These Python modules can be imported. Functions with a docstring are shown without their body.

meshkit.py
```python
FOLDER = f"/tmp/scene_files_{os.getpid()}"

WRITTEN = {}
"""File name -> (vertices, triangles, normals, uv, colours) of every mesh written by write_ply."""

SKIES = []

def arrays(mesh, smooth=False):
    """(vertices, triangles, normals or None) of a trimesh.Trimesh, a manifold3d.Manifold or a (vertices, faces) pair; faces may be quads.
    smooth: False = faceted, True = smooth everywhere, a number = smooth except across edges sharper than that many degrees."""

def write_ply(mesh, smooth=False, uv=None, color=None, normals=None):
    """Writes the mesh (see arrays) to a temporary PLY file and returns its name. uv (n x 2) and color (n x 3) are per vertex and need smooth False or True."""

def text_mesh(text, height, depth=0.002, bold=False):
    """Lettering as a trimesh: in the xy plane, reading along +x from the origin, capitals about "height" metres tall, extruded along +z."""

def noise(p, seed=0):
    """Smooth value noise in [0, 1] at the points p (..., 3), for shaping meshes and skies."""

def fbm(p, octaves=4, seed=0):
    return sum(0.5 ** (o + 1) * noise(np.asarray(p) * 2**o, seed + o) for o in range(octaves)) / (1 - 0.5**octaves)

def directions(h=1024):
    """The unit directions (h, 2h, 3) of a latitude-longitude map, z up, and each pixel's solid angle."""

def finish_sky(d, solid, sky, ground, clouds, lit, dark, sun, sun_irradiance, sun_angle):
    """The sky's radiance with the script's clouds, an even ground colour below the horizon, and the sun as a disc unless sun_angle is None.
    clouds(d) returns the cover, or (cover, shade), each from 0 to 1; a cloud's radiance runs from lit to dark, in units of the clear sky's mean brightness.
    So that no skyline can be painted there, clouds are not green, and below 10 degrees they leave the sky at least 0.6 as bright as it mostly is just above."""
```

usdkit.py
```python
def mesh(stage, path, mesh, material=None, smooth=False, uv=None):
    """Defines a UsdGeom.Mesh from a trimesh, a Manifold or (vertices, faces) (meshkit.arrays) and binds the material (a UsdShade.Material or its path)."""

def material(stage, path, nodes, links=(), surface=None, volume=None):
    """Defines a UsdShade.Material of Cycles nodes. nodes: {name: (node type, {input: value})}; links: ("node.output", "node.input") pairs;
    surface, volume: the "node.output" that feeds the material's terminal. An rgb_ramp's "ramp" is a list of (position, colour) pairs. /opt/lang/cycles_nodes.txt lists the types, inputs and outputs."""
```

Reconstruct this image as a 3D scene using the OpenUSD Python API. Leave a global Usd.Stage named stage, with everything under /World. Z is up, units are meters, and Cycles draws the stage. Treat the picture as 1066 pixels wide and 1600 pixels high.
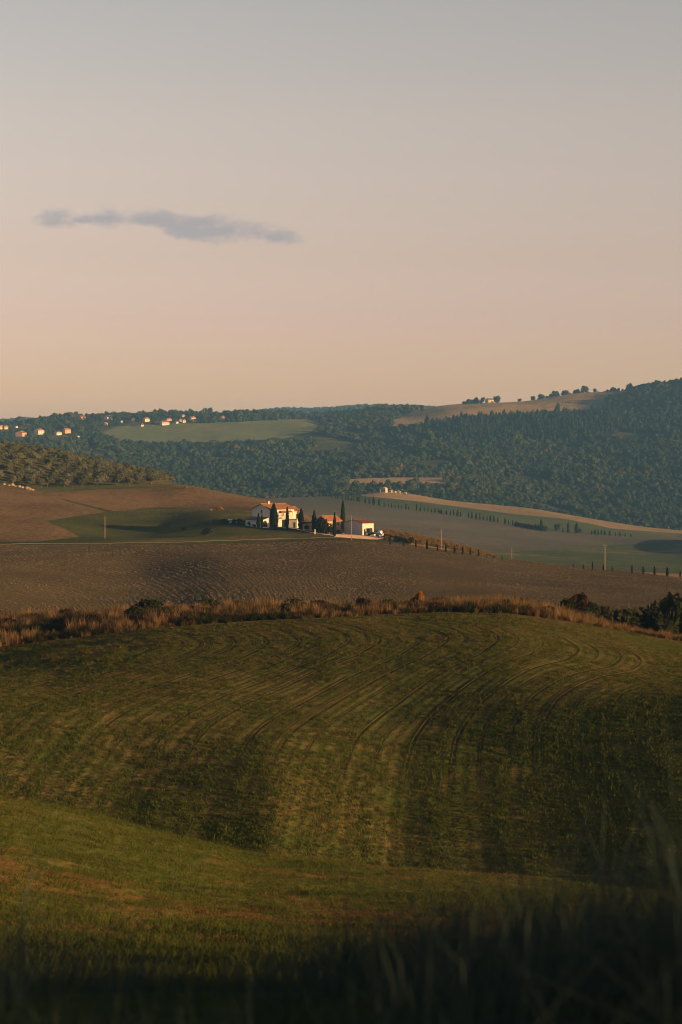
import math, random
import numpy as np
import trimesh
import usdkit, meshkit
from scipy.interpolate import PchipInterpolator, RegularGridInterpolator
from scipy.ndimage import gaussian_filter1d
from pxr import Usd, UsdGeom, UsdLux, UsdShade, Gf, Sdf, Vt

random.seed(7)
rng = np.random.default_rng(7)
stage = Usd.Stage.CreateInMemory()
UsdGeom.SetStageUpAxis(stage, UsdGeom.Tokens.z)
UsdGeom.SetStageMetersPerUnit(stage, 1.0)
UsdGeom.Xform.Define(stage, '/World')
UsdGeom.Scope.Define(stage, '/World/Looks')

# ------------------------------------------------------------------ camera, sky, sun, exposure
F, PX0, VH = 3110.0, 533.0, 690.0           # focal length in photo pixels, centre column, eye-level row (photo is 1066 x 1600)
EYE = 0.0                                   # heights are measured from the eye
EXPOSURE = 1.38
cam = UsdGeom.Camera.Define(stage, '/World/camera')
cam.AddTransformOp().Set(Gf.Matrix4d(1, 0, 0, 0, 0, 0, 1, 0, 0, -1, 0, 0, 0, 0, EYE, 1))
cam.CreateFocalLengthAttr(F / 1066 * 24.0)
cam.CreateHorizontalApertureAttr(24.0)
cam.CreateVerticalApertureAttr(36.0)
cam.CreateVerticalApertureOffsetAttr(-(800 - VH) / 1066 * 24.0)
cam.CreateClippingRangeAttr(Gf.Vec2f(0.2, 60000))
cam.CreateFStopAttr(3.2)
cam.CreateFocusDistanceAttr(420.0)
cam.CreateExposureAttr(EXPOSURE)

SUN_AZ, SUN_EL = math.radians(117.0), math.radians(7.4)     # clockwise from the view direction (+y), above the horizon
SUN = np.array([math.sin(SUN_AZ) * math.cos(SUN_EL), math.cos(SUN_AZ) * math.cos(SUN_EL), math.sin(SUN_EL)])
sun = UsdLux.DistantLight.Define(stage, '/World/sun')
zx = Gf.Vec3d(*SUN)
rot = Gf.Rotation(Gf.Vec3d(0, 0, 1), zx)
sun.AddTransformOp().Set(Gf.Matrix4d().SetRotate(rot))
sun.CreateNormalizeAttr(True)
sun.CreateIntensityAttr(1.25)
sun.CreateAngleAttr(0.53)
sun.CreateColorAttr(Gf.Vec3f(1.0, 0.61, 0.26))


class Graph:
    """A small writer for node graphs: g('noise_texture', vector='pos.position', scale=3) adds a node; text with a dot is a link."""
    def __init__(self):
        self.nodes, self.links, self.n = {}, [], 0

    def __call__(self, kind, **inputs):
        self.n += 1
        name = f'n{self.n}'
        plain = {}
        for k, v in inputs.items():
            if isinstance(v, str) and '.' in v:
                self.links.append((v, f'{name}.{k}'))
            else:
                plain[k] = v
        self.nodes[name] = (kind, plain)
        return name

    def m(self, op, a, b=0.0, c=0.0, clamp=False):
        return self('math', math_type=op, value1=a, value2=b, value3=c, use_clamp=clamp) + '.value'

    def noise(self, vec, scale, detail=4.0, rough=0.55, dist=0.0):
        return self('noise_texture', vector=vec, scale=scale, detail=detail, roughness=rough, distortion=dist) + '.fac'

    def ramp(self, fac, stops):
        return self('rgb_ramp', fac=fac, ramp=stops) + '.color'

    def step(self, x, a, b, lo=0.0, hi=1.0):
        return self('map_range', range_type='smoothstep', value=x, from_min=a, from_max=b, to_min=lo, to_max=hi, clamp=True) + '.result'

    def mix(self, fac, a, b, how='mix'):
        return self('mix_color', blend_type=how, fac=fac, a=a, b=b) + '.result'

    def done(self, path, surface=None, volume=None):
        return usdkit.material(stage, '/World/Looks/' + path, self.nodes, self.links, surface=surface, volume=volume)


def sky_material():
    g = Graph()
    sk = g('sky_texture', sky_type='single_scattering', sun_disc=False, sun_elevation=SUN_EL, sun_rotation=SUN_AZ, altitude=200.0, air_density=1.0, aerosol_density=1.6, ozone_density=1.0) + '.color'
    tc = g('texture_coordinate') + '.generated'
    xyz = g('separate_xyz', vector=tc)
    x, y, z = xyz + '.x', xyz + '.y', xyz + '.z'
    # the dusty evening air: an even warm veil all round, strongest at the horizon
    col = g('mix', mix_type='multiply', fac=1.0, color1=sk, color2=g.ramp(z, SKY_VEIL)) + '.color'
    # one small bank of cloud
    ym = g.m('maximum', y, 0.05)
    a, b = g.m('divide', x, ym), g.m('divide', z, ym)
    nv = g('combine_xyz', x=a, y=g.m('multiply', b, 1.9), z=0.31) + '.vector'
    wob = g.m('subtract', g.noise(nv, 62.0, 6.0, 0.66), 0.5)
    cover = None
    for cx, cy, rx, ry in CLOUD_PUFFS:
        ux = g.m('divide', g.m('subtract', a, (cx - PX0) / F), rx / F)
        uy = g.m('divide', g.m('subtract', b, (VH - cy) / F), ry / F)
        uy = g.m('multiply', uy, g.m('multiply_add', g.m('less_than', uy, 0.0), 0.55, 1.0))
        q = g.m('subtract', 1.0, g.m('sqrt', g.m('add', g.m('multiply', ux, ux), g.m('multiply', uy, uy))))
        cover = q if cover is None else g.m('maximum', cover, q)
    dens = g.m('add', g.m('multiply_add', wob, 2.6, cover), g.m('multiply', g.m('subtract', g.noise(nv, 21.0, 2.0, 0.5), 0.5), 1.95))
    front = g.m('greater_than', y, 0.06)
    cov = g.m('multiply', g.step(dens, -0.10, 1.05), front)
    cov = g.m('multiply', cov, 0.74)
    col = g.mix(cov, col, CLOUD_COL)
    bg = g('background_shader', color=col, strength=SKY_STRENGTH)
    return g.done('sky_material', surface=bg + '.background')


SKY_STRENGTH = 0.067
SKY_VEIL = [(0, (2.835, 1.747, 1.624)), (0.019, (2.333, 1.467, 1.471)), (0.029, (1.82, 1.249, 1.462)), (0.042, (1.564, 1.074, 1.345)), (0.061, (1.445, 0.951, 1.174)), (0.093, (1.438, 0.927, 0.969)), (0.156, (1.629, 1.047, 0.934)), (0.22, (1.602, 1.082, 0.921)), (0.4, (0.778, 0.75, 0.756)), (0.7, (0.401, 0.492, 0.625)), (1, (0.328, 0.434, 0.588))]
CLOUD_COL = (2.0, 1.97, 2.12)
CLOUD_PUFFS = [(98, 348, 56, 20), (125, 345, 40, 16), (172, 343, 56, 22), (240, 345, 44, 17), (290, 358, 46, 25), (212, 344, 46, 15), (262, 350, 40, 16), (350, 362, 86, 33), (425, 372, 66, 19), (335, 350, 46, 22), (385, 364, 62, 25)]
dome = UsdLux.DomeLight.Define(stage, '/World/sky')
dome.CreateIntensityAttr(1.0)
UsdShade.MaterialBindingAPI.Apply(dome.GetPrim()).Bind(sky_material())
dome.GetPrim().SetCustomDataByKey('kind', 'structure')

# ------------------------------------------------------------------ helpers
used_names = {}


def numbered(parent, name):
    key = f'{parent}/{name}'
    k = used_names.get(key, -1) + 1
    used_names[key] = k
    return key if k == 0 else f'{key}_{k:03d}'


def tag(prim, label=None, cat=None, group=None, kind=None):
    prim = prim.GetPrim() if hasattr(prim, 'GetPrim') else prim
    for k, v in (('label', label), ('category', cat), ('group', group), ('kind', kind)):
        if v:
            prim.SetCustomDataByKey(k, v)
    return prim


def obj(name, mesh, mat, parent='/World', smooth=False):
    parent = parent if isinstance(parent, str) else str(parent.GetPath())
    return usdkit.mesh(stage, numbered(parent, name), mesh, mat, smooth=smooth)


def thing(name, label, cat, loc=(0, 0, 0), rotz=0.0, group=None, scale=None):
    x = UsdGeom.Xform.Define(stage, numbered('/World', name))
    x.AddTranslateOp().Set(Gf.Vec3d(*map(float, loc)))
    x.AddRotateZOp().Set(float(rotz))
    if scale is not None:
        x.AddScaleOp().Set(Gf.Vec3f(*map(float, np.broadcast_to(scale, 3))))
    return tag(x, label, cat, group)


def kin(root, loc, rotz, scale, label, cat, group=None, name=None):
    """One more of the same kind: an instanceable reference to the first one's parts."""
    t = thing(name or root.GetName().rsplit('_0', 1)[0], label, cat, loc, rotz, group, scale)
    t.GetReferences().AddInternalReference(root.GetPath())
    t.SetInstanceable(True)
    return t


def scatter(name, protos, pos, index, yaw, scale, label=None, cat=None, kind='stuff', parent='/World', tilt=None):
    """A PointInstancer of small alike pieces that nobody could count."""
    path = numbered(parent, name)
    pi = UsdGeom.PointInstancer.Define(stage, path)
    for k, (mesh, mat, sm) in enumerate(protos):
        pm = usdkit.mesh(stage, f'{path}/kinds/{name}_piece_{k:03d}', mesh, mat, smooth=sm)
        pi.GetPrototypesRel().AddTarget(pm.GetPath())
    n = len(pos)
    pi.CreateProtoIndicesAttr(Vt.IntArray.FromNumpy(np.asarray(index, np.int32)))
    pi.CreatePositionsAttr(Vt.Vec3fArray.FromNumpy(np.asarray(pos, np.float32)))
    q = np.zeros((n, 4))
    h = np.asarray(yaw) / 2
    q[:, 0], q[:, 3] = np.cos(h), np.sin(h)
    pi.CreateOrientationsAttr(Vt.QuathArray([Gf.Quath(float(a[0]), float(a[1]), float(a[2]), float(a[3])) for a in q]))
    s = np.asarray(scale, np.float32)
    pi.CreateScalesAttr(Vt.Vec3fArray.FromNumpy(np.ascontiguousarray(np.broadcast_to(s[:, None] if s.ndim == 1 else s, (n, 3)), np.float32)))
    tag(pi, label, cat, None, kind)
    return pi


# ------------------------------------------------------------------ the lie of the land
# For each plan distance, the row of the photograph that the land reaches there, along the columns of the photograph.
def L(*pairs):
    return np.array(pairs, float)


LAND = [
    (1.2, L((0, 4700))), (3.0, L((0, 2330))), (6.0, L((0, 1600))), (10.0, L((0, 1570), (1066, 1560))), (16.0, L((0, 1545), (1066, 1530))),
    (25.0, L((0, 1475), (500, 1490), (1066, 1500))),
    (40.0, L((0, 1368), (300, 1420), (500, 1432), (1066, 1455))),
    (54.0, L((0, 1283), (200, 1322), (380, 1366), (530, 1378), (760, 1392), (1066, 1421))),
    (66.0, L((-300, 1200), (0, 1247), (100, 1262), (200, 1285), (300, 1312), (380, 1331), (450, 1340), (530, 1347), (620, 1360), (700, 1362), (760, 1366), (850, 1374), (950, 1385), (1066, 1397), (1400, 1420))),
    (78.0, L((0, 1330), (380, 1400), (530, 1410), (1066, 1460))),
    (92.0, L((0, 1500), (500, 1500), (1066, 1520))),
    (110.0, L((-300, 1310), (0, 1345), (200, 1346), (430, 1326), (620, 1370), (760, 1367), (900, 1358), (1066, 1344), (1400, 1325))),
    (130.0, L((-300, 1190), (0, 1206), (200, 1214), (430, 1194), (620, 1232), (760, 1229), (900, 1221), (1066, 1209), (1400, 1190))),
    (150.0, L((-300, 1085), (0, 1097), (300, 1100), (620, 1116), (850, 1098), (1066, 1090), (1400, 1080))),
    (175.0, L((0, 1050), (250, 1022), (530, 1006), (800, 1008), (1066, 1050))),
    (203.0, L((-400, 1050), (0, 1015), (100, 1001), (250, 984), (400, 973), (530, 966), (700, 961), (800, 963), (900, 973), (1000, 992), (1066, 1005), (1300, 1040))),
    (214.0, L((-200, 1003), (0, 1000), (100, 986), (250, 972), (400, 965), (530, 961), (700, 957), (800, 957), (900, 969), (1000, 990), (1066, 1003))),
    (234.0, L((0, 974), (100, 970), (250, 962), (400, 958), (530, 957), (700, 954), (800, 955), (900, 970), (1000, 996), (1066, 1009))), (262.0, L((0, 992), (530, 978), (800, 980), (1066, 1040))),
    (330.0, L((0, 1020), (530, 1000), (1066, 1040))),
    (420.0, L((0, 985), (530, 988), (1066, 1000))),
    (460.0, L((-200, 945), (0, 962), (100, 972), (200, 973), (265, 966), (325, 953), (450, 953), (600, 958), (800, 960), (1066, 968))),
    (500.0, L((-200, 905), (0, 922), (60, 928), (130, 934), (200, 937), (265, 932), (330, 924), (400, 920), (450, 920), (600, 926), (800, 934), (1066, 945))),
    (560.0, L((0, 880), (120, 888), (220, 894), (285, 885), (340, 877), (500, 880), (650, 890), (800, 907), (1066, 922))),
    (640.0, L((-200, 854), (0, 854), (300, 850), (400, 850), (480, 848), (540, 846), (600, 850), (650, 855), (700, 862), (750, 869), (800, 876), (850, 881), (900, 886), (950, 891), (1000, 896), (1066, 903), (1300, 925))),
    (680.0, L((-200, 842), (0, 845), (150, 846), (300, 843), (400, 838), (480, 837), (560, 838), (600, 841), (650, 848), (700, 857), (760, 867), (800, 878), (1066, 912))),
    (722.0, L((-200, 826), (0, 828), (80, 826), (150, 836), (230, 838), (300, 827), (345, 820), (380, 821), (450, 824), (530, 832), (590, 834), (650, 841), (700, 851), (760, 865), (820, 890), (1066, 925))),
    (770.0, L((-200, 800), (0, 808), (90, 810), (180, 822), (250, 822), (310, 810), (340, 806), (400, 806), (460, 812), (540, 826), (600, 829), (650, 837), (700, 850), (760, 868), (820, 895), (1066, 925))),
    (840.0, L((-200, 768), (0, 782), (120, 786), (250, 796), (320, 792), (400, 794), (460, 805), (540, 835), (640, 872), (800, 895), (1066, 915))),
    (920.0, L((-200, 738), (0, 757), (60, 764), (150, 764), (290, 758), (350, 770), (400, 778), (440, 786), (500, 815), (600, 865), (800, 890), (1066, 905))),
    (1050.0, L((-300, 650), (0, 700), (50, 706), (100, 716), (150, 726), (200, 737), (250, 747), (290, 760), (350, 785), (430, 810), (560, 855), (700, 872), (1066, 893))),
    (1180.0, L((0, 716), (200, 760), (430, 818), (560, 846), (800, 862), (950, 872), (1066, 884))),
    (1400.0, L((0, 780), (200, 800), (430, 809), (560, 824), (700, 838), (860, 851), (930, 858), (1030, 862), (1080, 856), (1180, 838), (1500, 818))),
    (1650.0, L((0, 800), (300, 800), (430, 792), (560, 797), (650, 805), (800, 822), (880, 832), (960, 842), (1040, 846), (1090, 842), (1180, 824), (1500, 806))),
    (1820.0, L((0, 790), (430, 784), (500, 783), (560, 783), (620, 784), (700, 793), (830, 806), (900, 816), (970, 832), (1066, 842))),
    (1950.0, L((0, 790), (300, 782), (430, 778), (500, 776), (560, 774), (600, 767), (640, 771), (700, 782), (830, 794), (950, 815), (1010, 824), (1066, 829), (1300, 860))),
    (2080.0, L((0, 775), (430, 784), (600, 782), (830, 812), (1066, 845))),
    (2250.0, L((0, 742), (200, 758), (430, 768), (560, 762), (700, 764), (770, 778), (830, 793), (900, 806), (1066, 822))),
    (2600.0, L((0, 702), (120, 708), (250, 722), (430, 722), (560, 716), (700, 718), (830, 732), (1066, 748))),
    (2900.0, L((0, 690), (130, 689), (250, 692), (350, 692), (430, 690), (500, 684), (600, 690), (700, 680), (830, 680), (950, 684), (1066, 690))),
    (3200.0, L((-200, 675), (0, 672), (100, 670), (180, 664), (250, 660), (330, 656), (420, 656), (480, 652), (530, 657), (640, 652), (700, 642), (830, 640), (950, 640), (1066, 630))),
    (3500.0, L((-200, 670), (0, 670), (50, 671), (110, 663), (200, 658), (300, 655), (400, 652), (480, 655), (530, 655), (580, 646), (640, 640), (700, 630), (760, 626), (830, 624), (870, 615), (920, 610), (990, 608), (1030, 606), (1066, 601), (1300, 570))),
    (4100.0, L((0, 690), (500, 680), (700, 660), (1066, 640))),
    (6000.0, L((-300, 660), (0, 664), (40, 660), (60, 661), (90, 668), (200, 664), (400, 650), (430, 645), (500, 646), (560, 641), (600, 640), (640, 642), (700, 645), (1066, 650))),
    (9000.0, L((0, 690))), (9500.0, L((0, 690))),
]
KR = np.array([k for k, _ in LAND])
TPX = np.arange(-1600.0, 2700.0, 4.0)
TR = np.exp(np.linspace(math.log(1.2), math.log(9500.0), 1400))
_rows = []
for r_, line in LAND:
    v = np.interp(TPX, line[:, 0], line[:, 1])
    v = gaussian_filter1d(v, 3.5, mode='nearest')
    _rows.append(-(v - VH) / F * r_)
_Z = PchipInterpolator(np.log(KR), np.array(_rows), axis=0)(np.log(TR))
_table = RegularGridInterpolator((np.log(TR), TPX), _Z, bounds_error=False, fill_value=None)
EDGE = math.radians(16.0)
TAN_EDGE = math.tan(EDGE)


def height(x, y):
    """Height of the land above the eye at plan points."""
    x, y = np.asarray(x, float), np.asarray(y, float)
    r = np.clip(np.hypot(x, y), 1.2, 9499)
    th = np.arctan2(x, y)
    u = np.tan(np.clip(th, -EDGE, EDGE))
    # past the sides of the view the land goes on and evens out all round
    t = np.clip((np.abs(th) - EDGE) / (math.pi - EDGE), 0, 1)
    t = t * t * (3 - 2 * t)
    px = PX0 + F * u * (1 - t)
    px = np.where(np.abs(th) > EDGE, PX0 + F * np.sign(th) * TAN_EDGE * (1 - t), px)
    z = _table((np.log(r), px))
    z = z * np.where(np.abs(th) < EDGE, np.cos(th), math.cos(EDGE) + 0 * th)
    # the knoll close by on the viewer's right
    z = z + 3.3 * np.exp(-(((x - 12) / 5.0) ** 2 + ((y - 0.5) / 5.5) ** 2))
    # gullies and spurs of the far hills; small swells of the near fields
    w = np.clip((r - 2050) / 300, 0, 1) * np.clip((5200 - r) / 1500, 0, 1)
    p = np.stack([x / 330.0, y / 330.0, 0 * x], -1)
    z = z + w * 26.0 * (meshkit.fbm(p, 3, 5) - 0.5)
    w2 = np.clip((r - 60) / 40, 0, 1) * np.clip((900 - r) / 300, 0, 1)
    p2 = np.stack([x / 14.0, y / 22.0, 0 * x], -1)
    z = z + w2 * 0.55 * (meshkit.fbm(p2, 3, 9) - 0.5)
    w3 = np.clip((r - 8) / 10, 0, 1) * np.clip((110 - r) / 30, 0, 1)
    p3 = np.stack([x / 2.2, y / 2.8, 0 * x], -1)
    z = z + w3 * 0.22 * (meshkit.fbm(p3, 3, 19) - 0.5)
    return z


def project(x, y, z):
    y = np.maximum(np.asarray(y, float), 0.01)
    return PX0 + F * x / y, VH - F * z / y


def ground(px, v, d0, d1, n=1500):
    """The plan point of the land that shows at pixel (px, v), nearest in reach between the depths d0 and d1."""
    d = np.linspace(d0, d1, n)
    x = (px - PX0) / F * d
    z = height(x, d)
    vv = VH - F * z / d
    c = np.nonzero((vv[:-1] - v) * (vv[1:] - v) <= 0)[0]
    if len(c) == 0:
        k = int(np.argmin(np.abs(vv - v)))
        return np.array([x[k], d[k], z[k]])
    k = c[0]
    t = (v - vv[k]) / (vv[k + 1] - vv[k]) if vv[k + 1] != vv[k] else 0
    dd = d[k] + t * (d[k + 1] - d[k])
    xx = (px - PX0) / F * dd
    return np.array([xx, dd, float(height(xx, dd))])


def at_depth(px, d):
    x = (px - PX0) / F * d
    return np.array([x, d, float(height(x, d))])


def inside(poly, P, Q):
    """Signed distance (positive inside) of points (P, Q) to a closed polygon."""
    poly = np.asarray(poly, float)
    best, ins = np.full(P.shape, 1e18), np.zeros(P.shape, bool)
    for (x0, y0), (x1, y1) in zip(poly, np.roll(poly, -1, 0)):
        dx, dy = x1 - x0, y1 - y0
        t = np.clip(((P - x0) * dx + (Q - y0) * dy) / max(dx * dx + dy * dy, 1e-9), 0, 1)
        best = np.minimum(best, (P - x0 - t * dx) ** 2 + (Q - y0 - t * dy) ** 2)
        if y0 != y1:
            ins ^= ((y0 > Q) != (y1 > Q)) & (P < (x1 - x0) * (Q - y0) / (y1 - y0) + x0)
    return np.where(ins, 1, -1) * np.sqrt(best)


def cut(V, Fc, s):
    """Splits a triangle mesh along the zero line of s: (inside part, outside part)."""
    s = np.where(np.abs(s) < 1e-9, 1e-9, s)
    pos = s[Fc] > 0
    n = pos.sum(1)
    keep_in, keep_out = [Fc[n == 3]], [Fc[n == 0]]
    new_v, cache, base = [], {}, len(V)

    def mid(a, b):
        key = (a, b) if a < b else (b, a)
        if key not in cache:
            t = s[a] / (s[a] - s[b])
            cache[key] = base + len(new_v)
            new_v.append(V[a] + t * (V[b] - V[a]))
        return cache[key]
    for f, p, k in zip(Fc[(n == 1) | (n == 2)], pos[(n == 1) | (n == 2)], n[(n == 1) | (n == 2)]):
        odd = int(np.argmax(p)) if k == 1 else int(np.argmin(p))
        a, b, c = int(f[odd]), int(f[(odd + 1) % 3]), int(f[(odd + 2) % 3])
        ab, ac = mid(a, b), mid(a, c)
        one, two = np.array([[a, ab, ac]]), np.array([[ab, b, c], [ab, c, ac]])
        (keep_in if k == 1 else keep_out).append(one)
        (keep_out if k == 1 else keep_in).append(two)
    V2 = np.vstack([V, np.array(new_v)]) if new_v else V
    out = []
    for lst in (keep_in, keep_out):
        f = np.vstack([x for x in lst if len(x)]) if any(len(x) for x in lst) else np.zeros((0, 3), int)
        out.append(f)
    return V2, out[0], out[1]


# one sheet of land, fine where it shows
_pxs = np.concatenate([np.arange(-90, 1157, 2.6)])
_th_in = np.arctan((_pxs - PX0) / F)
_side = _th_in[-1] + (np.linspace(0, 1, 60)[1:] ** 1.8) * (math.pi - _th_in[-1])
_th = np.concatenate([-_side[::-1], _th_in, _side[:-1]])
_bands = [(1.2, 20, 45), (20, 66, 70), (66, 100, 25), (100, 203, 130), (203, 430, 40), (430, 660, 110), (660, 1100, 130), (1100, 2000, 110), (2000, 3600, 130), (3600, 6200, 30), (6200, 9500, 10)]
_rr = np.concatenate([np.exp(np.linspace(math.log(a), math.log(b), n, endpoint=False)) for a, b, n in _bands] + [[9500.0]])
RR, TH = np.meshgrid(_rr, _th, indexing='ij')
GX, GY = RR * np.sin(TH), RR * np.cos(TH)
GZ = height(GX, GY)
nr, nt = GX.shape
LV = np.stack([GX, GY, GZ], -1).reshape(-1, 3)
_i = (np.arange(nr - 1)[:, None] * nt + np.arange(nt)[None, :])
_j = (np.arange(nr - 1)[:, None] * nt + (np.arange(nt)[None, :] + 1) % nt)
_a, _b, _c, _d = _i.ravel(), _j.ravel(), (_j + nt).ravel(), (_i + nt).ravel()
LF = np.vstack([np.stack([_a, _b, _c], 1), np.stack([_a, _c, _d], 1)])
LF = np.vstack([LF, [[len(LV), k + 1 if k + 1 < nt else 0, k] for k in range(nt)]])
LV = np.vstack([LV, [[0, 0, float(height(0.0, 1.2))]]])
# upward facing
_n = np.cross(LV[LF[0, 1]] - LV[LF[0, 0]], LV[LF[0, 2]] - LV[LF[0, 0]])
if _n[2] < 0:
    LF = LF[:, ::-1]


def coords(V):
    """(photo column or its continuation, photo row, plan distance) of points."""
    r = np.hypot(V[:, 0], V[:, 1])
    th = np.arctan2(V[:, 0], V[:, 1])
    u = np.where(np.abs(th) < 1.2, np.tan(np.clip(th, -1.2, 1.2)), np.sign(th) * 2.6)
    px = PX0 + F * u
    vv = VH - F * V[:, 2] / (np.maximum(r, 0.1) * np.maximum(np.cos(th), 0.3))
    return px, vv, r


def clean(V, f):
    u, inv = np.unique(f, return_inverse=True)
    return V[u], inv.reshape(-1, 3)


def land_normals(V):
    e = np.maximum(0.004 * np.hypot(V[:, 0], V[:, 1]), 0.15)
    zx = (height(V[:, 0] + e, V[:, 1]) - height(V[:, 0] - e, V[:, 1])) / (2 * e)
    zy = (height(V[:, 0], V[:, 1] + e) - height(V[:, 0], V[:, 1] - e)) / (2 * e)
    n = np.stack([-zx, -zy, np.ones_like(zx)], 1)
    return n / np.linalg.norm(n, axis=1, keepdims=True)


def land(name, V, f, mat, label=None):
    v, f = clean(V, f)
    m = usdkit.mesh(stage, numbered('/World', name), (v, f), mat)
    m.CreateNormalsAttr(Vt.Vec3fArray.FromNumpy(land_normals(v).astype(np.float32)))
    m.SetNormalsInterpolation('vertex')
    tag(m, label, None, None, 'structure')
    return m

# ------------------------------------------------------------------ ground materials
_DS = PchipInterpolator([90, 110, 125, 140, 150, 160, 170, 180, 190, 197, 204, 215], [-15.0, -14.8, -14.3, -13.2, -11.0, -6.9, -1.9, 0, -1.7, -4.8, -9.5, -15.5])


def drill_shift(y):
    """How far to the right the drill rows of the green field lean at the depth y: up the slope, over, and back at the headland."""
    return _DS(np.clip(y, 90, 215))


def furrow_coord(g, kind):
    """Distance across the rows of a field, from the position on the ground."""
    pos = g('geometry') + '.position'
    xyz = g('separate_xyz', vector=pos)
    x, y = xyz + '.x', xyz + '.y'
    if kind == 'arcs':          # plough lines bending round the foot of the slope
        a = g.m('add', x, 82.0)
        b = g.m('divide', g.m('subtract', y, 436.0), 2.7)
        return g.m('sqrt', g.m('add', g.m('multiply', a, a), g.m('multiply', b, b)))
    if kind == 'rows':          # drill lines running up the slope and leaning over at its top
        t = g('map_range', value=y, from_min=100.0, from_max=210.0, to_min=0.0, to_max=1.0, clamp=True) + '.result'
        yy = np.linspace(100, 210, 256)
        hh = g('rgb_to_bw', color=g.ramp(t, [((q - 100) / 110, (v, v, v)) for q, v in zip(yy, (drill_shift(yy) + 16) / 16)])) + '.val'
        return g.m('subtract', x, g.m('multiply_add', hh, 16.0, -16.0))
    if kind == 'contour':
        return g.m('add', y, g.m('multiply', x, 0.5))
    return x


def soil(path, dark, light, rows=None, pitch=1.2, row_depth=0.12, row_wobble=0.5, clod=1.6, clod_depth=0.15, patch=0.03, tint=None, tint_scale=0.012, green=None, green_at=(0.5, 0.62), green_scale=0.05, streak=None, rough=0.95):
    g = Graph()
    pos = g('geometry') + '.position'
    big = g.noise(pos, patch, 4.0, 0.6)
    mid = g.noise(pos, clod, 4.0, 0.65)
    fine = g.noise(pos, clod * 4.1, 3.0, 0.6)
    tone = g.m('multiply_add', big, 0.55, g.m('multiply', mid, 0.45))
    col = g.ramp(g.step(tone, 0.36, 0.64), [(0, dark), (1, light)])
    if tint:
        col = g.mix(g.m('multiply', g.step(g.noise(pos, tint_scale, 3.0, 0.55), 0.44, 0.60), 0.8), col, tint)
    h = g.m('multiply_add', mid, clod_depth, g.m('multiply', fine, clod_depth * 0.35))
    fc = None
    if rows:
        fc = furrow_coord(g, rows)
    if green:
        gm = g.noise(pos, green_scale, 5.0, 0.62)
        gm2 = g.noise(pos, green_scale * 14, 4.0, 0.65)
        if streak and fc:
            sv = g('combine_xyz', x=g.m('multiply', fc, streak[0]), y=g.m('multiply', g('separate_xyz', vector=pos) + '.y', streak[1]), z=0.0) + '.vector'
            st = g.noise(sv, 1.0, 4.0, 0.6)
            gm = g.m('multiply_add', st, 0.3, g.m('multiply', gm, 0.7))
        gm = g.m('multiply_add', gm2, 0.35, g.m('multiply', gm, 0.65))
        col = g.mix(g.step(gm, *green_at), col, green)
    if rows:
        wob = g.m('multiply', g.noise(pos, 0.25, 2.0, 0.5), row_wobble)
        ph = g.m('multiply', g.m('add', fc, wob), 2 * math.pi / pitch)
        s = g.m('sine', ph)
        h = g.m('multiply_add', s, row_depth, h)
        col = g.mix(g.step(s, -0.9, 0.9, 0.22, 0.0), col, tuple(0.45 * c for c in dark))
    bump = g('bump', height=h, strength=1.0, distance=1.0) + '.normal'
    b = g('diffuse_bsdf', color=col, normal=bump, roughness=0.6)
    return g.done(path, surface=b + '.BSDF')


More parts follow.
